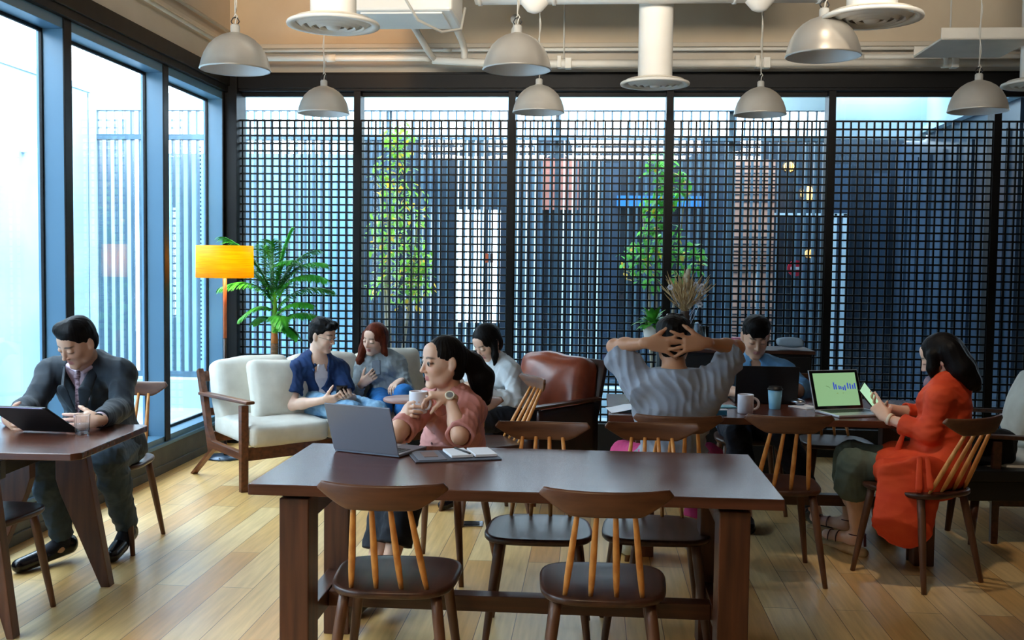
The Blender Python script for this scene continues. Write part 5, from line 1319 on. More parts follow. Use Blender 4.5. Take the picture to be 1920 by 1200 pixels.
# ------------------------------------------------------------------ things on the tables and in hands
def laptop(label, hl, hdir, w, d, h, lean, bodym, lidm, screen=None, cat='laptop', base=True):
    """hl = left hinge corner seen from the lid's back or front, hdir = hinge direction, d = (dx,dy) base direction * depth, lean = offset of the lid top"""
    hl = Vector(hl); hd = Vector(hdir).normalized(); dv = Vector((d[0], d[1], 0))
    t = empty('laptop', hl, 0, label, cat)
    O = Vector((0, 0, 0)); th = .008
    if base:
        m = MB(); out = [O, hd * w, hd * w + dv, dv]
        m.rings([[p + Vector((0, 0, z)) for p in out] for z in (.002, .014)]); m.build('keyboard_base', bodym, t, bevel=.003)
        m = MB(); a, b = .10, .55
        for r in range(5):
            for k in range(12):
                p0 = hd * (w * (.06 + .074 * k)) + dv * (.12 + .09 * r); p1 = p0 + hd * (w * .062); q = dv * .07
                m.rings([[x + Vector((0, 0, z)) for x in (p0, p1, p1 + q, p0 + q)] for z in (.0135, .0155)])
        m.build('keys', M['black'], t)
        m = MB(); p0 = hd * w * .34 + dv * .64; p1 = hd * w * .66 + dv * .64; q = dv * .28
        m.rings([[x + Vector((0, 0, z)) for x in (p0, p1, p1 + q, p0 + q)] for z in (.0135, .0146)]); m.build('trackpad', M['laptop_silver'], t)
    up = Vector((lean[0], lean[1], h)); n = up.cross(hd).normalized()     # towards viewer side or user side
    if n.dot(dv) < 0: n = -n
    z0 = Vector((0, 0, .012))
    lid = MB(); R_ = [[p + z0 - n * o for p in (O, hd * w, hd * w + up, up)] for o in (.0, .006)]
    lid.rings(R_); lo = lid.build('lid', lidm, t, bevel=.0025)
    m = MB(); R_ = [[p + z0 + n * o for p in (hd * w * .015 + up * .02, hd * w * .985 + up * .02, hd * w * .985 + up * .985, hd * w * .015 + up * .985)] for o in (.0, .0016)]
    m.rings(R_); m.build('bezel', M['black_gloss'], lo)
    if screen:
        m = MB(); P = lambda u, v, o=.0022: hd * w * u + up * v + z0 + n * o
        m.rings([[P(.07, .09, o), P(.93, .09, o), P(.93, .92, o), P(.07, .92, o)] for o in (.0016, .0022)]); so = m.build('screen', screen[0], lo)
        m = MB()
        for u, v0, v1 in screen[2]:
            m.rings([[P(u - .012, v0 - .02, o), P(u + .012, v0 - .02, o), P(u + .012, v1 + .02, o), P(u - .012, v1 + .02, o)] for o in (.0023, .0028)])
        m.build('bar_chart', screen[1], so)
        m = MB(); m.tube([P(.30 + .07 * math.cos(a), .52 + .07 * math.sin(a), .0026) for a in np.linspace(.2, 1.6, 8)], .0009, 6); m.build('chart_line', plain('pale_chart_line', srgb(150, 200, 150), .5), so)
        m = MB(); 
        for u in (.50, .62): m.rings([[P(u - .006, .40, o), P(u + .02, .40, o), P(u + .02, .41, o), P(u - .006, .41, o)] for o in (.0023, .0027)])
        m.build('chart_legend', plain('yellow_green', srgb(196, 220, 90), .5), so)
    return t

laptop('grey laptop seen from behind its lid, on the big table before the woman in pink', (-1.035, 4.115, .750), (.935, -.355, 0), .305, (.355 * .215, .935 * .215), .195, (-.025, -.065), M['laptop_grey'], M['laptop_grey'])
SCR = emit_mat('green_screen', srgb(150, 200, 150), .28)
bars = [(.46, .52, .66), (.50, .52, .61), (.56, .52, .575), (.595, .52, .56), (.64, .50, .545), (.68, .49, .58), (.74, .53, .64), (.79, .52, .62), (.84, .52, .59), (.885, .52, .63)]
laptop('open silver laptop with a green screen and blue bar chart on the rear right table', (1.175, 5.590, .750), (.93, .37, 0), .305, (.37 * .215, -.93 * .215), .205, (-.03, .055), M['laptop_silver'], M['laptop_silver'],
       (SCR, emit_mat('blue_bars', srgb(40, 60, 170), .5), bars))
laptop('black laptop seen from behind its lid, before the young man in sky blue', (.795, 5.885, .750), (1, .0, 0), .345, (0, .235), .205, (0, -.045), M['black'], M['black'])

def slabobj(name, label, cat, P, th, mat, group=None, parent=None, bevel=.002):
    """thin panel from 4 corner points"""
    P = [Vector(p) for p in P]; c = sum(P, Vector()) / 4; n = (P[1] - P[0]).cross(P[3] - P[0]).normalized()
    m = MB(); m.rings([[p - c - n * th / 2 for p in P], [p - c + n * th / 2 for p in P]])
    o = m.build(name, mat, parent, bevel=bevel)
    if parent is None: o.location = c; tag(o, label, cat, group)
    return o, c, n, P
# tablet held by the man in black
o, c, n, P = slabobj('tablet', 'dark tablet propped up on the window table in the hands of the man in black', 'tablet', [(-2.50, 4.385, .757), (-2.225, 4.365, .757), (-2.335, 4.27, .876), (-2.615, 4.29, .876)], .010, M['black'], bevel=.004)
if n.y > 0: n = -n
def on_panel(o, c, P, name, mat, u0, u1, v0, v1, off, th=.002, sgn=1):
    n = (P[1] - P[0]).cross(P[3] - P[0]).normalized() * sgn
    f = lambda u, v: P[0] + (P[1] - P[0]) * u + (P[3] - P[0]) * v - c + n * off
    m = MB(); m.rings([[f(u0, v0), f(u1, v0), f(u1, v1), f(u0, v1)], [f(u0, v0) + n * th, f(u1, v0) + n * th, f(u1, v1) + n * th, f(u0, v1) + n * th]])
    return m.build(name, mat, o)
sg = 1 if (P[1] - P[0]).cross(P[3] - P[0]).normalized().y > 0 else -1
on_panel(o, c, P, 'screen', emit_mat('tablet_screen', srgb(170, 180, 230), .5), .04, .96, .06, .94, .005, .001, sg)
on_panel(o, c, P, 'lit_edge_strip', plain('lit_edge_violet', srgb(150, 140, 190), .3), .05, .97, .975, 1.0, .0045, .002, -sg)  # violet strip painting the light along the tablet's top edge
# tumbler
t = empty('water_glass', (-2.205, 4.335, .75), 0, 'small clear tumbler of water on the window table', 'glass')
GW = plain('tumbler_glass', (1, 1, 1, 1), .05, trans=1.0, ior=1.45)
m = MB(); m.lathe([(0, .0), (.027, .0), (.029, .004), (.035, .088), (.0355, .09), (.033, .09), (.0275, .012), (0, .012)], seg=10); m.build('tumbler', GW, t)
m = MB(); m.lathe([(0, .013), (.0272, .013), (.0305, .052), (0, .052)], seg=24); m.build('water', glass_mat('water', (.86, .92, .95, 1), .9, 1.33), t, smooth=True)

# folio with note pads
fo = empty('folio', (-.545, 4.075, .750), .33, 'open dark folio holding papers, right of the grey laptop on the big table', 'folio')
m = MB(); m.bx(-.17, .17, -.115, .115, .001, .006); m.build('cover', plain('folio_slate', srgb(70, 78, 92), .5), fo, bevel=.002)
m = MB(); m.bx(-.155, -.045, -.10, .10, .006, .009); m.build('pocket', plain('folio_grey', srgb(112, 116, 128), .5), fo, bevel=.001)
m = MB(); m.bx(-.125, -.070, -.045, .06, .009, .011); m.build('photo_card', plain('brown_card', srgb(132, 108, 104), .5), fo)
for i, (x, r) in enumerate(((.018, .04), (.116, .02))):
    m = MB(); m.box((x, .005, .013), (.088, .155, .010), rotm(0, 0, r)); o = m.build('note_pad', M['paper'], bevel=.001); o.parent = None
    o.matrix_world = Matrix.Translation((-.545, 4.075, .750)) @ Matrix.Rotation(.33, 4, 'Z')
    tag(o, ['white note pad on the dark folio, nearer the grey laptop', 'white note pad on the dark folio, farther from the grey laptop'][i], 'note pad', 'note pads on the folio')
m = MB(); m.tube([(-.55, 4.15, .771), (-.475, 4.035, .771)], .004, 10); o = m.build('pen', M['black'], smooth=True); tag(o, 'dark pen lying between the two note pads', 'pen')

def mug(loc, rz, label, s=1.0, handle=1):
    t = empty('mug', loc, rz, label, 'mug'); 
    m = MB(); m.lathe([(r * s, z * s) for r, z in [(0, 0), (.036, 0), (.039, .004), (.040, .092), (.0385, .095), (.0365, .092), (.0355, .008), (0, .007)]], seg=40); m.build('cup', M['ceramic'], t, smooth=True)
    m = MB(); m.tube([(s * (.038 + .026 * math.sin(a)), 0, s * (.048 - .028 * math.cos(a))) for a in np.linspace(0, PI, 12)], .0055 * s, 12, (.8, 1.2)); m.build('handle', M['ceramic'], t, smooth=True)
    m = MB(); m.lathe([(0, .07 * s), (.036 * s, .07 * s)], seg=30); m.build('coffee', plain('coffee', srgb(50, 28, 18), .1), t)
    return t
mug((-.748, 4.432, .868), -.45, 'white mug held in both hands by the woman in pink')
mug((.800, 5.50, .750), -.1, 'white mug standing on the rear right table left of the blue cup', 1.05)
t = empty('travel_cup', (.985, 5.70, .750), 0, 'pale blue takeaway cup with a black lid on the rear right table', 'cup')
m = MB(); m.lathe([(0, 0), (.029, 0), (.030, .003), (.0385, .105), (0, .105)], seg=36); m.build('cup', plain('pale_blue_cup', srgb(120, 176, 206), .45), t, smooth=True)
m = MB(); m.lathe([(.0385, .103), (.041, .104), (.041, .111), (.036, .113), (.035, .122), (.0, .122)], seg=36); m.build('lid', M['black'], t, smooth=True)

def phone(label, c, u, v, mat, scr=None):
    """c centre, u half-width vector, v half-height vector"""
    c, u, v = Vector(c), Vector(u), Vector(v)
    P = [c - u - v, c + u - v, c + u + v, c - u + v]
    o, cc, n, P = slabobj('smartphone', label, 'phone', P, .008, mat, bevel=.003)
    if scr: on_panel(o, cc, P, 'screen', scr, .05, .95, .03, .97, .004, .0008, 1)
    m = MB(); f = P[0] + (P[1] - P[0]) * .2 + (P[3] - P[0]) * .88 - cc - n * .004
    A = frame(V(n)); m.lathe([(0, -.001), (.006, -.001), (.006, .001), (0, .001)], seg=14)
    Rm = Matrix([[A[0][i], A[2][i], A[1][i]] for i in range(3)]); m.v = [tuple(Rm @ Vector(q) + f) for q in m.v]; m.build('camera_lens', M['black_gloss'], o)
    return o
GS = emit_mat('phone_screen', srgb(170, 220, 186), .4)
def grip(key, s_, off=.085):
    r, J = PEOPLE[key]; return V(J['wr' + s_])
k = PEOPLE['navy'][1]; pc = (V(k['tips']['R'][1]) + V(k['tips']['R'][3]) + V(k['tips']['L'][1])) / 3
phone('dark phone held in both hands by the man in navy', pc + V(0, 0, .012), (.036, .012, 0), (.015, -.055, .045), M['black_gloss'])
k = PEOPLE['grey'][1]; pc = (V(k['tips']['R'][1]) + V(k['tips']['R'][2])) / 2
phone('dark blue phone held up by the woman in the grey sweater', pc + V(.0, -.008, .030), (.032, -.004, .004), (-.004, .012, .052), plain('phone_navy', srgb(24, 40, 66), .3))
k = PEOPLE['orange'][1]; pc = V(k['wrR']) + nrm(V(-.75, -.45, .30)) * .09 + V(0, 0, .014)
vv = nrm(V(-.60, -.15, .70)); nn = nrm(V(.6, -.75, .35) - vv * (V(.6, -.75, .35) @ vv)); uu = np.cross(vv, nn)
ph = phone('phone with a pale green screen in the hands of the woman in orange', pc + V(-.02, -.03, .02), uu * .036, vv * .072, M['black_gloss'], GS)
k = PEOPLE['white'][1]
phone('small pale phone in the hands of the woman in the white sweater', (V(k['wrL']) + V(k['wrR'])) / 2 + V(-.06, -.03, .02), (.034, .01, 0), (-.02, -.04, .055), plain('phone_pale', srgb(190, 194, 200), .3))

# papers and small things on the rear right table
def flat(name, label, cat, c, w, d, rz, h, mat, z=.750, group=None):
    m = MB(); m.box((0, 0, h / 2), (w, d, h)); o = m.build(name, mat, bevel=min(.001, h / 4)); o.location = (c[0], c[1], z); o.rotation_euler = (0, 0, rz); tag(o, label, cat, group); return o
m = MB(); pts = []
for i in range(9):
    for j in range(7):
        u, v = i / 8, j / 6; pts.append((-.13 + .26 * u, -.10 + .20 * v, .002 + .020 * math.sin(u * PI) ** 2))
fs = [(i * 7 + j, (i + 1) * 7 + j, (i + 1) * 7 + j + 1, i * 7 + j + 1) for i in range(8) for j in range(6)]
m.add(pts, fs); m.add([(x, y, z - .0015) for x, y, z in pts], [f[::-1] for f in fs]); o = m.build('open_magazine', M['paper'], smooth=True); o.location = (.215, 5.50, .751); o.rotation_euler = (0, 0, .15)
tag(o, 'curved white open magazine at the left end of the rear right table', 'magazine')
flat('notebook', 'teal notebook beside the white mug on the rear right table', 'notebook', (.70, 5.72), .15, .10, .2, .006, plain('teal_cover', srgb(70, 150, 160), .5))
flat('paper_sheet', 'white sheet left of the teal notebook', 'paper', (.56, 5.70), .10, .13, -.2, .002, M['paper'])
flat('card_box', 'small blue and white box near the table edge left of the mug', 'box', (.655, 5.425), .075, .05, .0, .024, plain('sea_blue_box', srgb(60, 130, 160), .5))
flat('card', 'white card lying on the small blue box', 'card', (.655, 5.43), .085, .045, .05, .003, M['paper'], .7745)
flat('paper_stack', 'loose white papers right of the black laptop', 'paper', (1.17, 5.78), .13, .15, .5, .004, M['paper'])
m = MB(); m.ball((0, 0, 0), (.032, .052, .018), 20, 12); o = m.build('computer_mouse', M['steel'], smooth=True); o.location = (1.135, 5.86, .771); o.rotation_euler = (0, 0, .6); tag(o, 'small computer mouse between the two laptops', 'mouse')

# on the cabinet
t = empty('potted_plant', (.43, 7.58, .930), 0, 'white pot with bright green leaves left of the clasped-hands man', 'plant')
m = MB(); m.lathe([(0, 0), (.05, 0), (.055, .01), (.075, .14), (.078, .15), (.070, .15), (.066, .135), (0, .13)], seg=36); m.build('pot', M['white_paint'], t, smooth=True)
LEAF = noise_mat('leaf_green', srgb(40, 128, 40), srgb(96, 184, 56), 10, .5)
rnd = random.Random(3)
def leaf(m, base, d, L, W, droop=.3, fold=.15, n=5):
    d = Vector(d).normalized(); s_ = d.cross(Vector((0, 0, 1)))
    s_ = s_.normalized() if s_.length > .01 else Vector((1, 0, 0)); p = Vector(base); R_ = []
    for i in range(n + 1):
        u = i / n; w = W * math.sin(PI * (.08 + .92 * u) ** .8) * .5; w = max(w, .001)
        nn = s_.cross(d)
        R_.append((p - s_ * w + nn * fold * w, p.copy(), p + s_ * w + nn * fold * w))
        d = (d + Vector((0, 0, -droop / n))).normalized(); p = p + d * L / n
    vs = [q for r in R_ for q in r]; fs = []
    for i in range(n):
        for j in range(2): fs.append((i * 3 + j, i * 3 + j + 1, i * 3 + j + 4, i * 3 + j + 3))
    m.add(vs, fs)
m = MB()
for i in range(46):
    a = rnd.uniform(0, 2 * PI); e = rnd.uniform(.1, 1.3); d = (math.cos(a) * math.cos(e), math.sin(a) * math.cos(e), math.sin(e))
    r0 = rnd.uniform(.02, .07)
    leaf(m, (d[0] * r0, d[1] * r0, .15 + d[2] * r0), d, rnd.uniform(.07, .12), .05, .9)
m.build('foliage', LEAF, t, smooth=True)
t = empty('dried_bouquet', (.655, 7.58, .930), 0, 'vase of dried beige grasses and white blossoms above the clasped-hands man', 'dried flowers')
m = MB(); m.lathe([(0, 0), (.05, 0), (.062, .05), (.06, .14), (.035, .21), (.032, .25), (.036, .26), (.028, .26), (.028, .2), (0, .19)], seg=32); m.build('vase', plain('brown_vase', srgb(82, 66, 56), .4), t, smooth=True)
STR = noise_mat('straw', srgb(176, 140, 92), srgb(214, 184, 136), 30, .8); m = MB()
for i in range(120):
    a = rnd.uniform(0, 2 * PI); e = rnd.uniform(.75, 1.5); L = rnd.uniform(.20, .36); d = Vector((math.cos(a) * math.cos(e), math.sin(a) * math.cos(e), math.sin(e)))
    p = [Vector((0, 0, .24)) + d * L * k / 5 + Vector((math.sin(k * 1.3 + i) * .008, math.cos(k * 1.7 + i) * .008, -.05 * (k / 5) ** 2 * math.cos(e))) for k in range(6)]
    m.tube(p, [.0015, .0018, .002, .0035, .004, .001], 5)
m.build('dried_grass', STR, t)
m = MB()
for i in range(9):
    x, z = rnd.uniform(-.02, .04), .30 + .03 * i; m.ball((x * .5 + .01, -.03, z), (.020, .018, .026), 10, 7)
m.build('seed_head', plain('pale_seed', srgb(222, 206, 176), .8), t, smooth=True)
m = MB()
for x, z in ((.09, .42), (.115, .44), (.085, .34), (.10, .31), (-.12, .22), (.07, .45), (-.11, .43), (.125, .40)):
    for k in range(6):
        a = k * PI / 3; m.ball((x + .014 * math.cos(a), -.06, z + .014 * math.sin(a)), (.009, .005, .009), 8, 6)
    m.tube([(x, -.06, z), (x * .4, -.03, z - .14), (0, 0, .2)], .0015, 5)
m.build('blossom', M['ceramic'], t, smooth=True)
t = empty('glass_jug', (.74, 7.50, .930), 0, 'clear glass jug on the cabinet beside the vase', 'jug')
m = MB(); m.lathe([(0, 0), (.055, 0), (.058, .01), (.05, .10), (.028, .17), (.034, .20), (.031, .20), (.025, .17), (.046, .10), (.053, .012), (0, .01)], seg=28); m.build('jug', GW, t, smooth=True)
t = empty('drinking_glass', (.80, 7.62, .930), 0, 'tall clear glass standing right of the jug on the cabinet', 'glass')
m = MB(); m.lathe([(0, 0), (.03, 0), (.036, .15), (.034, .15), (.028, .01), (0, .01)], seg=24); m.build('tumbler', GW, t, smooth=True)
for i, (c, h, lb) in enumerate(((srgb(220, 222, 220), .035, 'pale book at the bottom of the stack left of the young man'), (srgb(214, 160, 120), .022, 'tan book in the middle of the stack left of the young man'), (srgb(214, 110, 140), .020, 'pink book on top of the stack left of the young man'))):
    z = .930 + sum((.035, .022, .020)[:i])
    flat('book', lb, 'book', (1.075 + .004 * i, 7.56), .17, .13, .04 * i, h - .001, plain('book_cover_%d' % i, c, .6), z, 'books stacked on the cabinet')
m = MB(); m.rbox((0, 0, .05), (.17, .12, .05), .02, 8, (0, 0, .01), None, .008, 5); o = m.build('folded_cloth', plain('pale_cloth', srgb(160, 176, 190), .9), smooth=True); o.location = (1.385, 7.50, .932); tag(o, 'folded pale cloth on the right end of the cabinet', 'cloth')

# little round table near the sofa, floor socket
t = empty('round_side_table', (-1.17, 6.55, 0), 0, 'small round side table behind the woman in pink', 'side table')
m = MB(); m.lathe([(0, .63), (.155, .63), (.16, .635), (.16, .648), (.155, .652), (0, .652)], seg=40); m.build('tabletop', plain('brown_mauve_top', srgb(150, 112, 104), .4), t, smooth=True)
m = MB(); m.tube([(0, 0, .02), (0, 0, .63)], .014, 12); m.lathe([(0, 0), (.12, 0), (.12, .012), (.02, .02), (0, .02)], seg=32); m.build('stem', M['black'], t, smooth=True)
t = empty('floor_socket', (-.685, 5.95, 0), .1, 'metal floor socket plate in the boards behind the big table', 'socket')
m = MB(); m.bx(-.065, .065, -.06, .06, .0005, .006); m.build('plate', M['steel'], t, bevel=.002)
m = MB(); m.bx(-.045, .045, -.04, .04, .006, .009); m.build('cover', M['black'], t, bevel=.002)

# ------------------------------------------------------------------ palm behind the sofa
PALM = noise_mat('palm_green', srgb(36, 140, 40), srgb(92, 196, 62), 7, .42, spec=.5)
pb = Vector((-2.52, 8.08, 0))
t = empty('potted_palm', pb, 0, 'tall potted palm with arching green fronds behind the cream sofa', 'palm')
m = MB(); m.lathe([(0, 0), (.13, 0), (.14, .02), (.17, .30), (.175, .32), (.16, .32), (.15, .29), (0, .28)], seg=40); m.build('pot', M['white_paint'], t, smooth=True)
m = MB(); m.tube([(0, 0, .25), (.005, 0, .5), (0, 0, .75), (.0, 0, .86)], [.034, .032, .030, .030], 16); m.build('trunk', noise_mat('palm_trunk', srgb(86, 62, 44), srgb(122, 92, 66), 20, .8, .4, 60, (1, 1, 6)), t, smooth=True)
m = MB(); m.tube([(0, 0, .84), (0, 0, .93), (-.004, 0, .99)], [.030, .027, .020], 14); m.build('sheath', noise_mat('orange_sheath', srgb(168, 96, 40), srgb(200, 130, 60), 12, .6), t, smooth=True)
m = MB(); m.tube([(0, 0, .90), (0, 0, 1.02), (.004, 0, 1.14), (.004, 0, 1.25)], [.026, .025, .018, .010], 14); m.build('crownshaft', noise_mat('lime_stem', srgb(120, 176, 40), srgb(156, 206, 70), 10, .45), t, smooth=True)
# (start height, tip x, tip y, tip z, sag)
FR = [(1.20, -.38, -.05, 1.690, .12), (1.16, -.36, -.18, 1.305, .16), (1.10, -.24, -.10, 1.06, .12), (1.22, .12, .05, 1.745, .05), (1.20, .02, -.15, 1.66, .10),
      (1.20, .40, -.02, 1.50, .16), (1.16, .44, -.16, 1.385, .18), (1.10, .43, .05, 1.290, .14), (1.04, .32, -.10, 1.180, .10), (.96, .36, -.06, 1.085, .12),
      (1.00, -.20, .10, 1.02, .10), (1.18, -.12, .12, 1.62, .08), (1.14, -.33, .06, 1.49, .12), (.92, .22, -.14, .93, .12), (1.20, .28, .14, 1.60, .12), (.98, .14, -.25, 1.02, .14), (1.22, .2, -.2, 1.52, .14)]
for i, (z0, tx, ty, tz, sag) in enumerate(FR):
    a = Vector((0, 0, z0)); e = Vector((tx, ty, tz)); mid = (a + e) / 2 + Vector((0, 0, sag * 1.2)) - Vector((tx, ty, 0)) * .12
    pts = []
    n = 52
    for k in range(n + 1):
        u = k / n; pts.append(a * (1 - u) ** 2 + mid * 2 * u * (1 - u) + e * u * u)
    m = MB(); m.tube(pts[::2], [.0055 * (1 - .8 * k / (n / 2)) for k in range(len(pts[::2]))], 7)
    Lt = (e - a).length
    for k in range(5, n + 1):
        u = k / n; tg = (pts[min(k + 1, n)] - pts[k - 1]).normalized(); sd = tg.cross(Vector((0, 0, 1))).normalized(); up = sd.cross(tg)
        ll = (.055 + .105 * math.sin(PI * min(1, u * .93)) ** .8) * (Lt / .5) ** .5
        for s_ in (-1, 1):
            dd = (sd * s_ * .78 + tg * (.62 + .5 * u) + up * .20 + Vector((0, 0, rnd.uniform(-.18, .06)))).normalized()
            leaf(m, pts[k], dd, ll * rnd.uniform(.9, 1.1), .019, 1.0, .35, 4)
    m.build('frond', PALM, t, smooth=True)
# ------------------------------------------------------------------ the yard outside the glazing
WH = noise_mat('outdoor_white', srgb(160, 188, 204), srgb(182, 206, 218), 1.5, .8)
SL = noise_mat('slat_grey', srgb(66, 92, 110), srgb(84, 110, 126), 3, .4)
DK = noise_mat('dark_facade', srgb(18, 30, 42), srgb(30, 44, 58), 1.2, .35)
DK2 = noise_mat('dark_facade_panel', srgb(34, 50, 66), srgb(46, 62, 80), 1.5, .3)
m = MB(); m.bx(-14, XL - .17, -6, 22, -.30, -.06); m.bx(XL - .17, 14, YB + .12, 22, -.30, -.06); o = m.build('ground', noise_mat('pale_paving', srgb(150, 166, 176), srgb(172, 186, 194), 2, .7)); st(o)
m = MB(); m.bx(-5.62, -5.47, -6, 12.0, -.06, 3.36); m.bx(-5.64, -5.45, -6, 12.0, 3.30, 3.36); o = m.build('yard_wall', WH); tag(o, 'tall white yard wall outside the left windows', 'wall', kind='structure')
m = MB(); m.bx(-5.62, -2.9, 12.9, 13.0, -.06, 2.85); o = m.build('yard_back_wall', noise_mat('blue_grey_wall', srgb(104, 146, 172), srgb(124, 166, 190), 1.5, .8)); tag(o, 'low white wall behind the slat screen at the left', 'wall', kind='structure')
# overhang above the rear glazing, added out of view to cut sky light
m = MB(); m.bx(-2.9, 6.0, YB + .13, 9.75, 3.17, 3.27)
for k in range(20): m.bx(-2.8 + k * .45, -2.74 + k * .45, YB + .13, 9.75, 3.11, 3.17)
m.bx(1.7, 9.0, 9.75, 10.9, 3.48, 3.56)  # unseen canopy over the right of the yard, added to block sky light
o = m.build('eave_and_sky_blocker', M['white_paint']); tag(o, 'roof overhang outside the rear windows, plus an unseen canopy added to block the sky', 'eave_and_sky_blocker', kind='structure')
# slat screen
t = empty('slat_screen', (-1.5, 11.0, 0), 0, 'tall screen of pale grey upright slats standing in the yard behind the lattice windows', 'slat screen')
m = MB(); x = -5.36
while x < 2.36:
    m.bx(x - .009 + 1.5, x + .009 + 1.5, -.035, .035, .28, 3.13); x += .0905
m.build('slats', SL, t)
m = MB()
for x in [-.90 + .0905 * k for k in range(4)] + [-.33 + .0905 * k for k in range(5)] + [-1.44 + .0905 * k for k in range(4)]: m.bx(x + 1.5 - .007, x + 1.5 + .007, -.052, -.040, .30, 2.80)
m.build('slat_glint_rod', plain('slat_glint_white', srgb(236, 250, 250), .3), t)  # added white rods standing in for light caught on slat edges
m = MB(); m.bx(-5.45 + 1.5, 2.36 + 1.5, -.05, .05, 2.80, 2.855); m.bx(-5.45 + 1.5, 2.36 + 1.5, -.045, .045, .24, .30); m.build('ledge', SL, t)
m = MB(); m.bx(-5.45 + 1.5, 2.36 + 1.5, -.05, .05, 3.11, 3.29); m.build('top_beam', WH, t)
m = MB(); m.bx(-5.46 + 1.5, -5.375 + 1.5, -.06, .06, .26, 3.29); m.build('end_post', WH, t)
m = MB()
for x in (-4.0, -2.2, -.4, 1.4): m.bx(x + 1.5 - .03, x + 1.5 + .03, .04, .10, .26, 3.2)
m.build('post', SL, t)
# punched strips in the left part
m = MB()
for x in (-4.28, -4.10):
    for k in range(52):
        z = .42 + k * .045; m.bx(x - .022 + 1.5, x + .022 + 1.5, .05, .056, z, z + .020)
m.build('punched_strip', DK, t)
m = MB()
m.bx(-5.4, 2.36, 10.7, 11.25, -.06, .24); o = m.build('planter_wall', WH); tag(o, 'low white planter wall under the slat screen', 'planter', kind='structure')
# dark building behind with a bright gap
t = empty('dark_building', (.4, 12.4, 0), 0, 'dark blue-grey building behind the slat screen', 'building')
m = MB()
X0, X1 = -2.85, 3.55
m.bx(X0 - .4, -1.66 - .4, 0, .2, -.06, 2.98); m.bx(-1.66 - .4, -1.12 - .4, 0, .2, -.06, .80); m.bx(-1.66 - .4, -1.12 - .4, 0, .2, 2.15, 2.98); m.bx(-1.12 - .4, X1 - .4, 0, .2, -.06, 2.98)
m.bx(-1.50 - .4, -1.47 - .4, .02, .18, .80, 2.15); m.bx(-1.30 - .4, -1.27 - .4, .02, .18, .80, 2.15)
m.build('wall', DK, t)
for i in range(15):
    x = X0 + .3 + i * .44
    if -1.8 < x < -1.0: continue
    m = MB(); m.bx(x - .4, x - .4 + .20, -.06, .0, -.06, 2.7 - .1 * (i % 3)); m.build('panel', DK2, t)
m = MB(); m.bx(1.58 - .4, 2.02 - .4, -.35, -.05, -.06, 2.72); m.build('brick_pier', None or noise_mat('tan_brick', srgb(150, 112, 96), srgb(188, 146, 126), 3, .8), t)
m = MB()
for k in range(34): m.bx(1.575 - .4, 2.025 - .4, -.356, -.05, k * .08, k * .08 + .012)
m.build('brick_joint', DK, t)
m = MB(); m.bx(.25 - .4, 1.25 - .4, -.12, -.06, 2.18, 2.32); m.build('blue_fascia', plain('strong_blue', srgb(40, 110, 180), .4), t)
m = MB(); m.bx(-.62 - .4, -.2 - .4, -.12, -.06, 2.15, 2.75); m.build('brick_patch', noise_mat('red_brick', srgb(130, 78, 66), srgb(160, 100, 86), 4, .8), t)
m = MB(); m.bx(1.98 - .4, 2.85 - .4, -.30, -.26, 2.10, 2.125); m.bx(1.84 - .4, 1.87 - .4, -.38, -.34, -.06, 1.55); m.bx(2.80 - .4, 2.85 - .4, -.30, -.26, -.06, 2.12); m.bx(2.70 - .4, 2.73 - .4, -.30, -.26, -.06, 2.12); m.build('door_frame', WH, t)
# white end walls at the right
m = MB(); m.bx(2.37, 3.42, 11.25, 11.4, 2.86, 3.60); o = m.build('white_parapet', WH); tag(o, 'plain white parapet above the dark building at the right', 'parapet', kind='structure')
m = MB(); m.bx(3.42, 3.55, 8.9, 11.4, 2.98, 3.75); m.bx(3.36, 3.56, 8.9, 11.4, 2.92, 2.98); o = m.build('white_side_parapet', WH); tag(o, 'white side parapet running toward the window at the right', 'parapet', kind='structure')
m = MB(); m.bx(3.45, 3.60, 8.9, 12.4, -.06, 2.92)
for k in range(8): m.bx(3.42, 3.45, 9.1 + k * .4, 9.3 + k * .4, .0, 2.7)
o = m.build('dark_side_wall', DK2); tag(o, 'dark panelled side wall in the yard at the right', 'wall', kind='structure')
m = MB(); m.bx(4.4, 4.6, 8.9, 16, -.06, 4.2); o = m.build('far_dark_wall', DK); st(o)
# warm lamps and the round sign
WL = emit_mat('warm_lantern', srgb(255, 190, 90), 3.0)
for i, (x, y, z, r, lb) in enumerate(((2.09, 11.6, 2.60, .07, 'small warm lantern outside, upper one right of the tan brick pier'), (2.30, 11.6, 2.31, .10, 'largest warm lantern outside, below and right of the upper one'), (2.33, 11.6, 1.66, .06, 'small warm lantern outside just above the red sign'))):
    t = empty('lantern', (x, y, z), 0, lb, 'lantern', 'warm lanterns in the yard')
    m = MB(); m.ball((0, 0, 0), r * .8, 16, 10); m.build('globe', WL, t, smooth=True)
    m = MB()
    for k in range(8):
        a = k * PI / 8; m.tube([(r * math.cos(a) * math.cos(q), r * math.sin(a) * math.cos(q), r * math.sin(q)) for q in np.linspace(0, 2 * PI, 17)], .004, 5)
    m.tube([(0, 0, r), (0, 0, 3.0 - z)], .005, 6); m.build('cage', M['black'], t)
t = empty('round_sign', (2.115, 11.20, 1.50), 0, 'round red no-entry sign with a white bar seen through the lattice', 'sign')
m = MB(); m.lathe([(0, -.01), (.085, -.01), (.085, .01), (0, .01)], seg=32); m.v = [(x, z, y) for x, y, z in m.v]; m.build('disc', plain('sign_red', srgb(206, 30, 56), .4), t)
m = MB(); m.bx(-.055, .055, -.016, -.010, -.014, .014); m.build('bar', M['paper'], t)
m = MB(); m.tube([(0, .02, -1.56), (0, .02, .0)], .012, 8); m.build('post', M['black'], t)
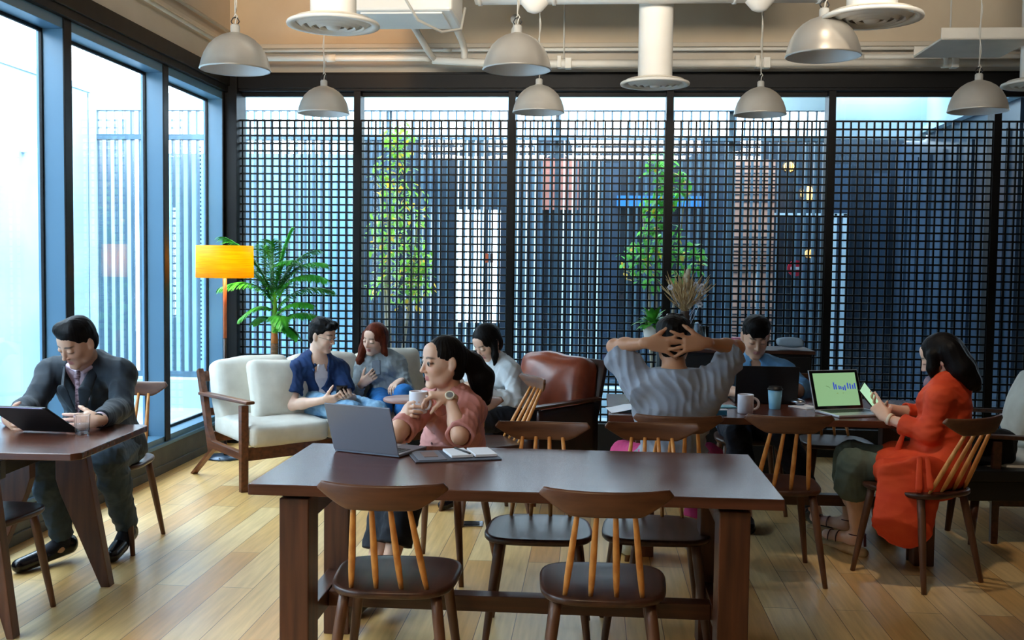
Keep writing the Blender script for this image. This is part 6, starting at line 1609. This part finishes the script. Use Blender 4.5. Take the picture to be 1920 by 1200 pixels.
m = MB(); m.bx(-1.205, -1.10, 11.3, 11.33, 1.52, 1.62); o = m.build('orange_sign', plain('orange_sign', srgb(222, 96, 50), .5)); tag(o, 'small orange square sign behind the slats', 'sign')
# spot lamp on the white wall
t = empty('wall_spotlight', (-5.44, 9.65, 2.55), 0, 'small spotlight on the white yard wall at the far left', 'spotlight')
m = MB(); m.bx(-.03, .03, -.03, .03, -.03, .06); m.tube([(0, 0, .02), (.12, -.03, .0), (.20, -.05, -.03)], .012, 8); m.build('arm', M['pipe_paint'], t)
m = MB(); m.tube([(.16, -.04, -.02), (.30, -.07, -.09)], [.04, .055], 18); m.build('head', M['pipe_paint'], t, smooth=True)

def tree(name, label, x, y, spec, nl, seed, cols, lw=.06):
    rn = random.Random(seed); t = empty(name, (x, y, -.06), 0, label, 'tree')
    m = MB()
    for k in range(3):
        a = k * 2.1 + .3; pts = [(0.02 * math.cos(a), .02 * math.sin(a), 0)] + [(.05 * math.cos(a) * j + rn.uniform(-.02, .02), .04 * math.sin(a) * j, .45 * j) for j in range(1, 6)]
        m.tube(pts, [.024, .020, .016, .012, .009, .005], 8)
    m.build('trunk', noise_mat('bark_' + name, srgb(136, 120, 100), srgb(170, 154, 130), 14, .8), t, smooth=True)
    for ci, (c, share) in enumerate(cols):
        m = MB()
        for i in range(int(nl * share)):
            cx, cy, cz, rx, ry, rz_ = rn.choice(spec)
            while True:
                u = [rn.uniform(-1, 1) for _ in range(3)]
                if sum(q * q for q in u) < 1: break
            if ci == 1 and rn.random() < .5: cz -= .1
            b = (cx + u[0] * rx, cy + u[1] * ry, cz + u[2] * rz_)
            d = (rn.uniform(-1, 1), rn.uniform(-1, 1), rn.uniform(-.9, .3)); leaf(m, b, d, lw * rn.uniform(.9, 1.6), lw * .62, .5, .2, 3)
        m.build('foliage', c, t, smooth=True)
    return t
def leafmat(n, c1, c2):
    m = noise_mat(n, c1, c2, 5, .5)
    b = m.node_tree.nodes['Principled BSDF']; tr = m.node_tree.nodes.new('ShaderNodeBsdfTranslucent'); mx = m.node_tree.nodes.new('ShaderNodeMixShader'); mx.inputs[0].default_value = .45
    tr.inputs['Color'].default_value = c2; m.node_tree.links.new(b.outputs[0], mx.inputs[1]); m.node_tree.links.new(tr.outputs[0], mx.inputs[2]); m.node_tree.links.new(mx.outputs[0], m.node_tree.nodes['Material Output'].inputs['Surface'])
    return m
TG = leafmat('yard_leaf', srgb(70, 140, 50), srgb(160, 216, 80)); TY = leafmat('yellow_leaf', srgb(220, 160, 40), srgb(250, 200, 70)); TG2 = leafmat('yard_leaf_dark', srgb(44, 120, 60), srgb(110, 190, 80))
tree('slender_tree', 'slender light green tree with some yellow leaves outside the second lattice bay', -1.88, 9.75,
     [(0.03, 0, 2.72, .17, .15, .18), (-.02, 0, 2.42, .22, .18, .25), (.08, 0, 2.10, .25, .2, .25), (-.10, 0, 1.85, .20, .2, .25), (.12, 0, 1.65, .28, .2, .22), (.02, 0, 1.38, .30, .2, .2), (.22, 0, 1.42, .15, .15, .2)], 900, 11, [(TG, .82), (TY, .18)], .055)
tree('bushy_tree', 'bushy green tree outside the bays behind the dried bouquet', .62, 9.9,
     [(-.02, 0, 2.50, .16, .14, .18), (.10, 0, 2.30, .20, .15, .2), (-.05, 0, 2.10, .15, .14, .2), (.0, 0, 1.82, .28, .2, .16), (-.20, 0, 1.66, .22, .2, .15), (.22, 0, 1.66, .24, .2, .16), (.02, 0, 1.50, .38, .2, .16)], 620, 12, [(TG2, .9), (TY, .1)], .07)

# ------------------------------------------------------------------ light and camera
w = bpy.data.worlds.new('sky'); scene.world = w; w.use_nodes = True; nt = w.node_tree; bg = nt.nodes['Background']
tc = nt.nodes.new('ShaderNodeTexCoord'); sx = nt.nodes.new('ShaderNodeSeparateXYZ'); nt.links.new(tc.outputs['Generated'], sx.inputs[0])
rp = nt.nodes.new('ShaderNodeValToRGB'); rp.color_ramp.elements[0].position = .45; rp.color_ramp.elements[0].color = (.80, .92, 1.0, 1); rp.color_ramp.elements[1].position = .9; rp.color_ramp.elements[1].color = (.74, .89, 1.0, 1)
nt.links.new(sx.outputs['Z'], rp.inputs['Fac']); nt.links.new(rp.outputs['Color'], bg.inputs['Color']); bg.inputs['Strength'].default_value = 7.0

def area(name, loc, rot, sx_, sy_, energy, col, portal=False, spread=180):
    L = bpy.data.lights.new(name, 'AREA'); L.shape = 'RECTANGLE'; L.size = sx_; L.size_y = sy_; L.energy = energy; L.color = col
    o = bpy.data.objects.new(name, L); COL.objects.link(o); o.location = loc; o.rotation_euler = rot
    if portal: L.cycles.is_portal = True
    L.spread = math.radians(spread)
    return o
area('window_portal_left', (GXo - .08, (YF + YB) / 2, 1.55), (0, -PI / 2, 0), 2.62, YB - YF, 1, (1, 1, 1), True)
area('window_portal_back', ((XL + XR) / 2, YB + .16, 1.52), (-PI / 2, 0, 0), XR - XL, 2.75, 1, (1, 1, 1), True)
def spot(name, loc, tgt, energy, col, size=60, r=.06, blend=.6):
    L = bpy.data.lights.new(name, 'SPOT'); L.energy = energy; L.color = col; L.spot_size = math.radians(size); L.spot_blend = blend; L.shadow_soft_size = r
    o = bpy.data.objects.new(name, L); COL.objects.link(o); o.location = loc; o.rotation_euler = (Vector(tgt) - Vector(loc)).to_track_quat('-Z', 'Y').to_euler()
    return o
WARM = (1.0, .72, .44)
area('upper_wall_fill', (-.1, 3.5, 3.0), (PI / 2 + .48, 0, 0), 4.4, .4, 58, (1.0, .90, .76), False, 95)  # unseen fill added to brighten the upper wall, ducts and pendants
area('ceiling_fill_near', (-.9, .6, 3.85), (0, 0, 0), 1.6, 1.0, 8, (1.0, .80, .58))  # unseen fill lamp brightening the near end of the room
spot('warm_ceiling_spot', (-1.6, 6.9, 3.25), (-1.9, 8.6, 3.75), 60, (1.0, .55, .22), 110, .1, 1.0)
spot('warm_track_spot', (-.8, .3, 3.7), (-.3, 3.3, .7), 60, (1.0, .70, .40), 44, .12, .8)

spot('right_track_spot', (1.0, 4.4, 3.8), (1.6, 5.35, .8), 60, (1.0, .82, .62), 36, .08, .9)
cd = bpy.data.cameras.new('camera'); cam = bpy.data.objects.new('camera', cd); COL.objects.link(cam); scene.camera = cam
FPX, YAW, PITCH, ROLL = 1954.997, .0780754, .0546521, .0122641
cd.sensor_fit = 'HORIZONTAL'; cd.sensor_width = 36; cd.lens = FPX / 1920 * 36; cd.clip_end = 100
cy, sy, cp, sp = math.cos(YAW), math.sin(YAW), math.cos(PITCH), math.sin(PITCH)
fw = Vector((-sy * cp, cy * cp, -sp)); rt = Vector((cy, sy, 0)); up = rt.cross(fw)
r2 = rt * math.cos(ROLL) + up * math.sin(ROLL); u2 = -rt * math.sin(ROLL) + up * math.cos(ROLL)
cam.matrix_world = Matrix([[r2.x, u2.x, -fw.x, 0], [r2.y, u2.y, -fw.y, 0], [r2.z, u2.z, -fw.z, 1.5198], [0, 0, 0, 1]])

vs = scene.view_settings
scene.display_settings.display_device = 'sRGB'; vs.view_transform = 'Standard'; vs.look = 'None'; vs.gamma = 1; vs.use_curve_mapping = False; vs.exposure = 1.0
scene.cycles.use_denoising = True; scene.cycles.max_bounces = 8; scene.cycles.transparent_max_bounces = 16; scene.cycles.sample_clamp_indirect = 6
